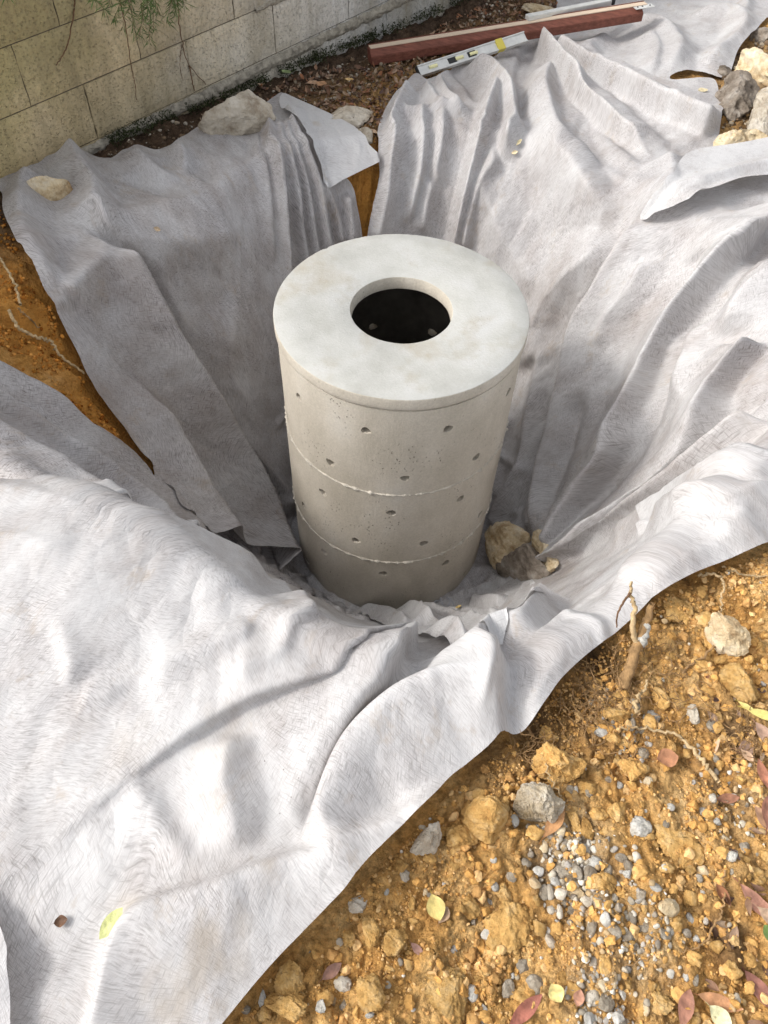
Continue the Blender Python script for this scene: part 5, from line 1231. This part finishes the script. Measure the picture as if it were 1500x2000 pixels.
# litter
rg = np.random.default_rng(17)
lq = pick(1500, rg, [(400, 245), (430, 205), (560, 160), (640, 140), (740, 120), (830, 110), (850, 60), (950, 10), (1080, -10), (1075, 30), (1000, 95), (820, 165), (760, 200), (738, 260), (700, 250), (580, 200)])
lq2 = pick(260, rg, [(1330, 1350), (1500, 1350), (1560, 1600), (1540, 2040), (1380, 2040), (1400, 1700), (1400, 1560)])
lq2 = lq2[:60]; lq = np.concatenate([lq, lq2])
P, N = gq(lq); VV = []; FF = []; CC = []; off_ = 0
LC = np.array([(.14, .075, .045), (.22, .12, .07), (.30, .17, .10), (.10, .055, .04), (.36, .24, .16), (.42, .30, .20), (.30, .13, .06)])
lg = [leaf_geo(1, rg.uniform(.35, .6), 1.0 + .3 * rg.random(), rg.uniform(.1, .5), rg.uniform(.1, .7), v, n=6) for v in range(8)]
for i in range(len(lq)):
    v, f = lg[rg.integers(8)]; L = rg.uniform(.012, .042); R_ = np.array(Euler((rg.normal(0, .5), rg.normal(0, .5), rg.uniform(0, 6.28))).to_matrix())
    VV.append((v * L) @ R_.T + P[i] + N[i] * rg.uniform(.003, .018)); FF.append(f + off_); off_ += len(v); CC.append(np.repeat(LC[rg.integers(7)][None] * rg.uniform(.7, 1.2), len(v), 0))
tag(mesh_obj('leaf_litter', np.concatenate(VV), np.concatenate(FF), M['leafp'], None, True, col=np.concatenate(CC)), kind='stuff')
# moss along the wall foot
VV = []; FF = []; off_ = 0; n = 5200
u = np.concatenate([rg.uniform(.02, 1.25, 2600), rg.uniform(1.2, 1.75, 900), rg.uniform(1.7, 3.4, 1700)])
keep = noise2(u * 9, u * 0, 5) + noise2(u * 31, u * 0, 6) * .5 > -.25; u = u[keep]; n = len(u)
d = np.abs(rg.normal(0, .020, n)) + .004; zb = np.array([float(z) for z in ground(WA[0] + WU[0] * u + WN[0] * d, WA[1] + WU[1] * u + WN[1] * d)])
z = zb + .01 + rg.random(n) * .05 * np.exp(-d / .03)
base = WA + WU * u[:, None] + WN * d[:, None]; base[:, 2] = z
dr_ = rg.normal(size=(n, 3)); dr_[:, 2] = np.abs(dr_[:, 2]) + .3; dr_ /= np.linalg.norm(dr_, axis=1)[:, None]; ln = rg.uniform(.006, .016, n)[:, None]
sd_ = np.cross(dr_, rg.normal(size=(n, 3))); sd_ /= np.linalg.norm(sd_, axis=1)[:, None]
V = np.stack([base - sd_ * .003, base + sd_ * .003, base + dr_ * ln], 1).reshape(-1, 3); F = np.arange(n * 3).reshape(-1, 3)
o = mesh_obj('moss', V - np.array(wall.location), F, M['moss'], wall, True); o['kind'] = 'stuff'

# ------------------------------------------------------------------ roots and creepers
def root_path(pts, hs, jit=.003, seed=0, n=6):
    C = catmull(np.array(pts, float), n); H = np.interp(np.linspace(0, 1, len(C)), np.linspace(0, 1, len(hs)), hs)
    W_ = []
    for c, h in zip(C, H):
        P = hit([c], max(h, 0))[0]
        W_.append(P + np.array([0, 0, .006]))
    W_ = np.array(W_); rg = np.random.default_rng(seed); W_[1:-1] += rg.normal(0, jit, W_[1:-1].shape); return W_
st = empty('root_stump', tuple(at(1228, 1325))); tag(st, 'snapped root stump standing up with forked ends beside the fleece edge', 'root')
L0 = np.array(st.location)
mn = root_path([(1215, 1345), (1232, 1300), (1248, 1250), (1262, 1215), (1272, 1182)], [0, .03, .06, .085, .11], .002, 1)
br = root_path([(1244, 1262), (1234, 1225), (1238, 1190), (1230, 1165), (1232, 1140)], [.05, .09, .12, .14, .16], .002, 2)
st2 = root_path([(1250, 1260), (1258, 1235), (1262, 1222)], [.06, .07, .08], .001, 3)
tw = root_path([(1230, 1160), (1214, 1182), (1204, 1205), (1203, 1228)], [.15, .12, .10, .08], .0003, 4)
def tube_obj(name, paths, mat, parent=None, sides=7):
    v, f = tubes(paths, sides)
    if parent: v = v - np.array(parent.location)
    return mesh_obj(name, v, f, mat, parent)
tube_obj('main_root', [(mn, .014, .007)], M['root'], st, 9); tube_obj('root_fork', [(br, .007, .003)], M['rootlt'], st); tube_obj('broken_end', [(st2, .011, .0095)], M['white'], st, 8); tube_obj('twig', [(tw, .003, .0015)], M['vine'], st)
rr = [([(1120, 1128), (1150, 1118), (1190, 1130)], 0)] 
def croot(name, pts, hs, r0, r1, mat, lab, seed): 
    p = root_path(pts, hs, .0025, seed, 8); o = tube_obj(name, [(p, r0, r1)], M[mat]); tag(o, lab, 'root'); return o
croot('root', [(1362, 1128), (1398, 1124), (1410, 1140), (1406, 1175), (1402, 1205)], [.03, .03, .02, .01, .0], .0035, .002, 'rootlt', 'pale hooked root dropping over the clay mound', 11)
croot('root', [(1408, 1110), (1440, 1122), (1475, 1128), (1520, 1135)], [.01, .015, .01, .01], .0025, .002, 'rootlt', 'thin straight root along the top of the clay mound', 12)
croot('root', [(1212, 1422), (1260, 1426), (1308, 1434), (1345, 1458), (1372, 1490), (1400, 1528)], [.012, .01, .006, .006, .006, .004], .0022, .0045, 'rootlt', 'long pale root arching down the gravelly slope', 13)
croot('root', [(1413, 1700), (1412, 1765), (1396, 1800), (1374, 1842), (1327, 1858), (1270, 1872), (1218, 1888)], [.008] * 7, .0022, .0013, 'root', 'long curved brown root right of the lower gravel', 14)
croot('root', [(1058, 1472), (1068, 1510), (1085, 1545), (1104, 1580)], [.03, .03, .02, .01], .0018, .0012, 'rootlt', 'thin root draped over the crumbly clay lump', 15)
croot('root', [(1332, 1318), (1350, 1300), (1390, 1268), (1400, 1258)], [.006] * 4, .003, .0025, 'root', 'short brown root below the large boulder', 16)
croot('root', [(1245, 1395), (1240, 1370), (1255, 1350), (1262, 1330)], [.012, .012, .02, .03], .005, .0025, 'rootlt', 'stubby pale root below the stump', 17)
croot('root', [(-10, 495), (12, 525), (26, 550), (36, 575), (41, 598)], [.02] * 5, .0035, .0045, 'rootlt', 'upper thin root on the orange bank at the left', 18)
croot('root', [(18, 608), (30, 632), (50, 652), (80, 664), (102, 672), (116, 694), (138, 712), (165, 732)], [.02] * 8, .0055, .0040, 'rootlt', 'long wavy root on the orange bank reaching the fleece', 19)
croot('root', [(36, 606), (55, 620), (78, 642)], [.03, .03, .02], .0035, .0025, 'root', 'short root above the long wavy one on the bank', 20)
rg = np.random.default_rng(23); paths = []
for i in range(230):
    if i < 175: c = np.array([rg.normal(1185, 75), rg.normal(1335, 60)])
    elif i < 200: c = np.array([rg.uniform(1400, 1490), rg.uniform(1400, 1480)])
    else: c = np.array([rg.uniform(1000, 1080), rg.uniform(1430, 1500)])
    if i < 175 and not inside(c[None], soil_poly)[0]: continue
    P, N = gpoint(c); p = [P]; d = rg.normal(size=3); d[2] = abs(d[2]) * .5; 
    for _ in range(12):
        d = d / np.linalg.norm(d) + rg.normal(0, .55, 3) - np.array([0, 0, .12]); q_ = p[-1] + d / np.linalg.norm(d) * rg.uniform(.005, .012)
        q_[2] = max(q_[2], float(zterr(q_[:1], q_[1:2])[0]) + .004); p.append(q_)
    paths.append((np.array(p), .0013, .0005))
v, f = tubes(paths, 4); tag(mesh_obj('fine_roots', v, f, M['root']), kind='stuff')
def on_wall(x, y, d=0.0):
    r = rays([(x, y)])[0]; return CAM + r * (((WA + WN * d) - CAM) @ WN) / (r @ WN)
VN = [([(147, -20), (147, 0), (141, 39), (132, 87), (120, 112), (110, 128)], .0028, 'bare creeper stem ending in a hook on the upper left of the wall'),
      ([(232, -20), (234, 0), (246, 54), (255, 120), (263, 162), (267, 195)], .0022, 'thin creeper stem hanging straight down below the foliage'),
      ([(346, -20), (347, 0), (350, 45), (356, 84), (369, 126), (402, 165)], .0025, 'creeper stem slanting right towards the wall foot'),
      ([(356, 86), (352, 110), (352, 132), (358, 159)], .0015, 'short creeper offshoot left of the slanting stem'),
      ([(370, 129), (374, 150), (380, 177)], .0028, 'thick short creeper piece above the wall foot')]
for i, (p, r, lab) in enumerate(VN):
    C = catmull(np.array(p, float), 6); W_ = np.array([on_wall(x, y, .012 + .008 * math.sin(k * .5 + i)) for k, (x, y) in enumerate(C)])
    W_ += RNG.normal(0, .0012, W_.shape); tag(tube_obj('creeper_stem', [(W_, r, r * .6)], M['vine']), lab, 'creeper')
# hanging foliage in front of the wall top
hb = empty('hanging_branch', tuple(on_wall(280, -40, .22))); tag(hb, 'drooping branch with narrow green leaves hanging in front of the wall', 'branch')
rg = np.random.default_rng(8); stems = []; VV = []; FF = []; off_ = 0
tips = [(205, 20), (222, 40), (240, 52), (250, 25), (262, 62), (280, 48), (292, 82), (300, 55), (312, 30), (325, 45), (345, 28), (360, 10), (290, 20), (335, 5), (215, 5), (272, 70), (12, -12)]
for (x, y) in tips:
    a = on_wall(x + rg.uniform(-30, 30), -110 + rg.uniform(-30, 20), .20 + rg.uniform(-.05, .08)); b = on_wall(x, y, .16 + rg.uniform(-.06, .08)); m = (a + b) / 2 + rg.normal(0, .02, 3)
    C = catmull(np.array([a, m, b]), 10); stems.append((C, .0016, .0006))
    for k in range(7, len(C)):
        for _ in range(4):
            d = rg.normal(size=3) * [1, 1, .6] + [0, 0, -.9]; d /= np.linalg.norm(d); s_ = np.cross(d, rg.normal(size=3)); s_ /= np.linalg.norm(s_); L = rg.uniform(.022, .050); w = .0016
            bend = rg.normal(0, .15, 3); p0 = C[k]; p1 = p0 + d * L * .5 + bend * L * .3; p2 = p0 + (d + bend) * L
            VV.append(np.array([p0, p1 - s_ * w, p1 + s_ * w, p2])); FF.append(np.array([[0, 1, 2], [1, 3, 2]]) + off_); off_ += 4
tube_obj('stems', stems, M['vine'], hb, 4)
o = mesh_obj('foliage', np.concatenate(VV) - np.array(hb.location), np.concatenate(FF), M['green'], hb); o['kind'] = 'stuff'
print('all', time.time() - T0)
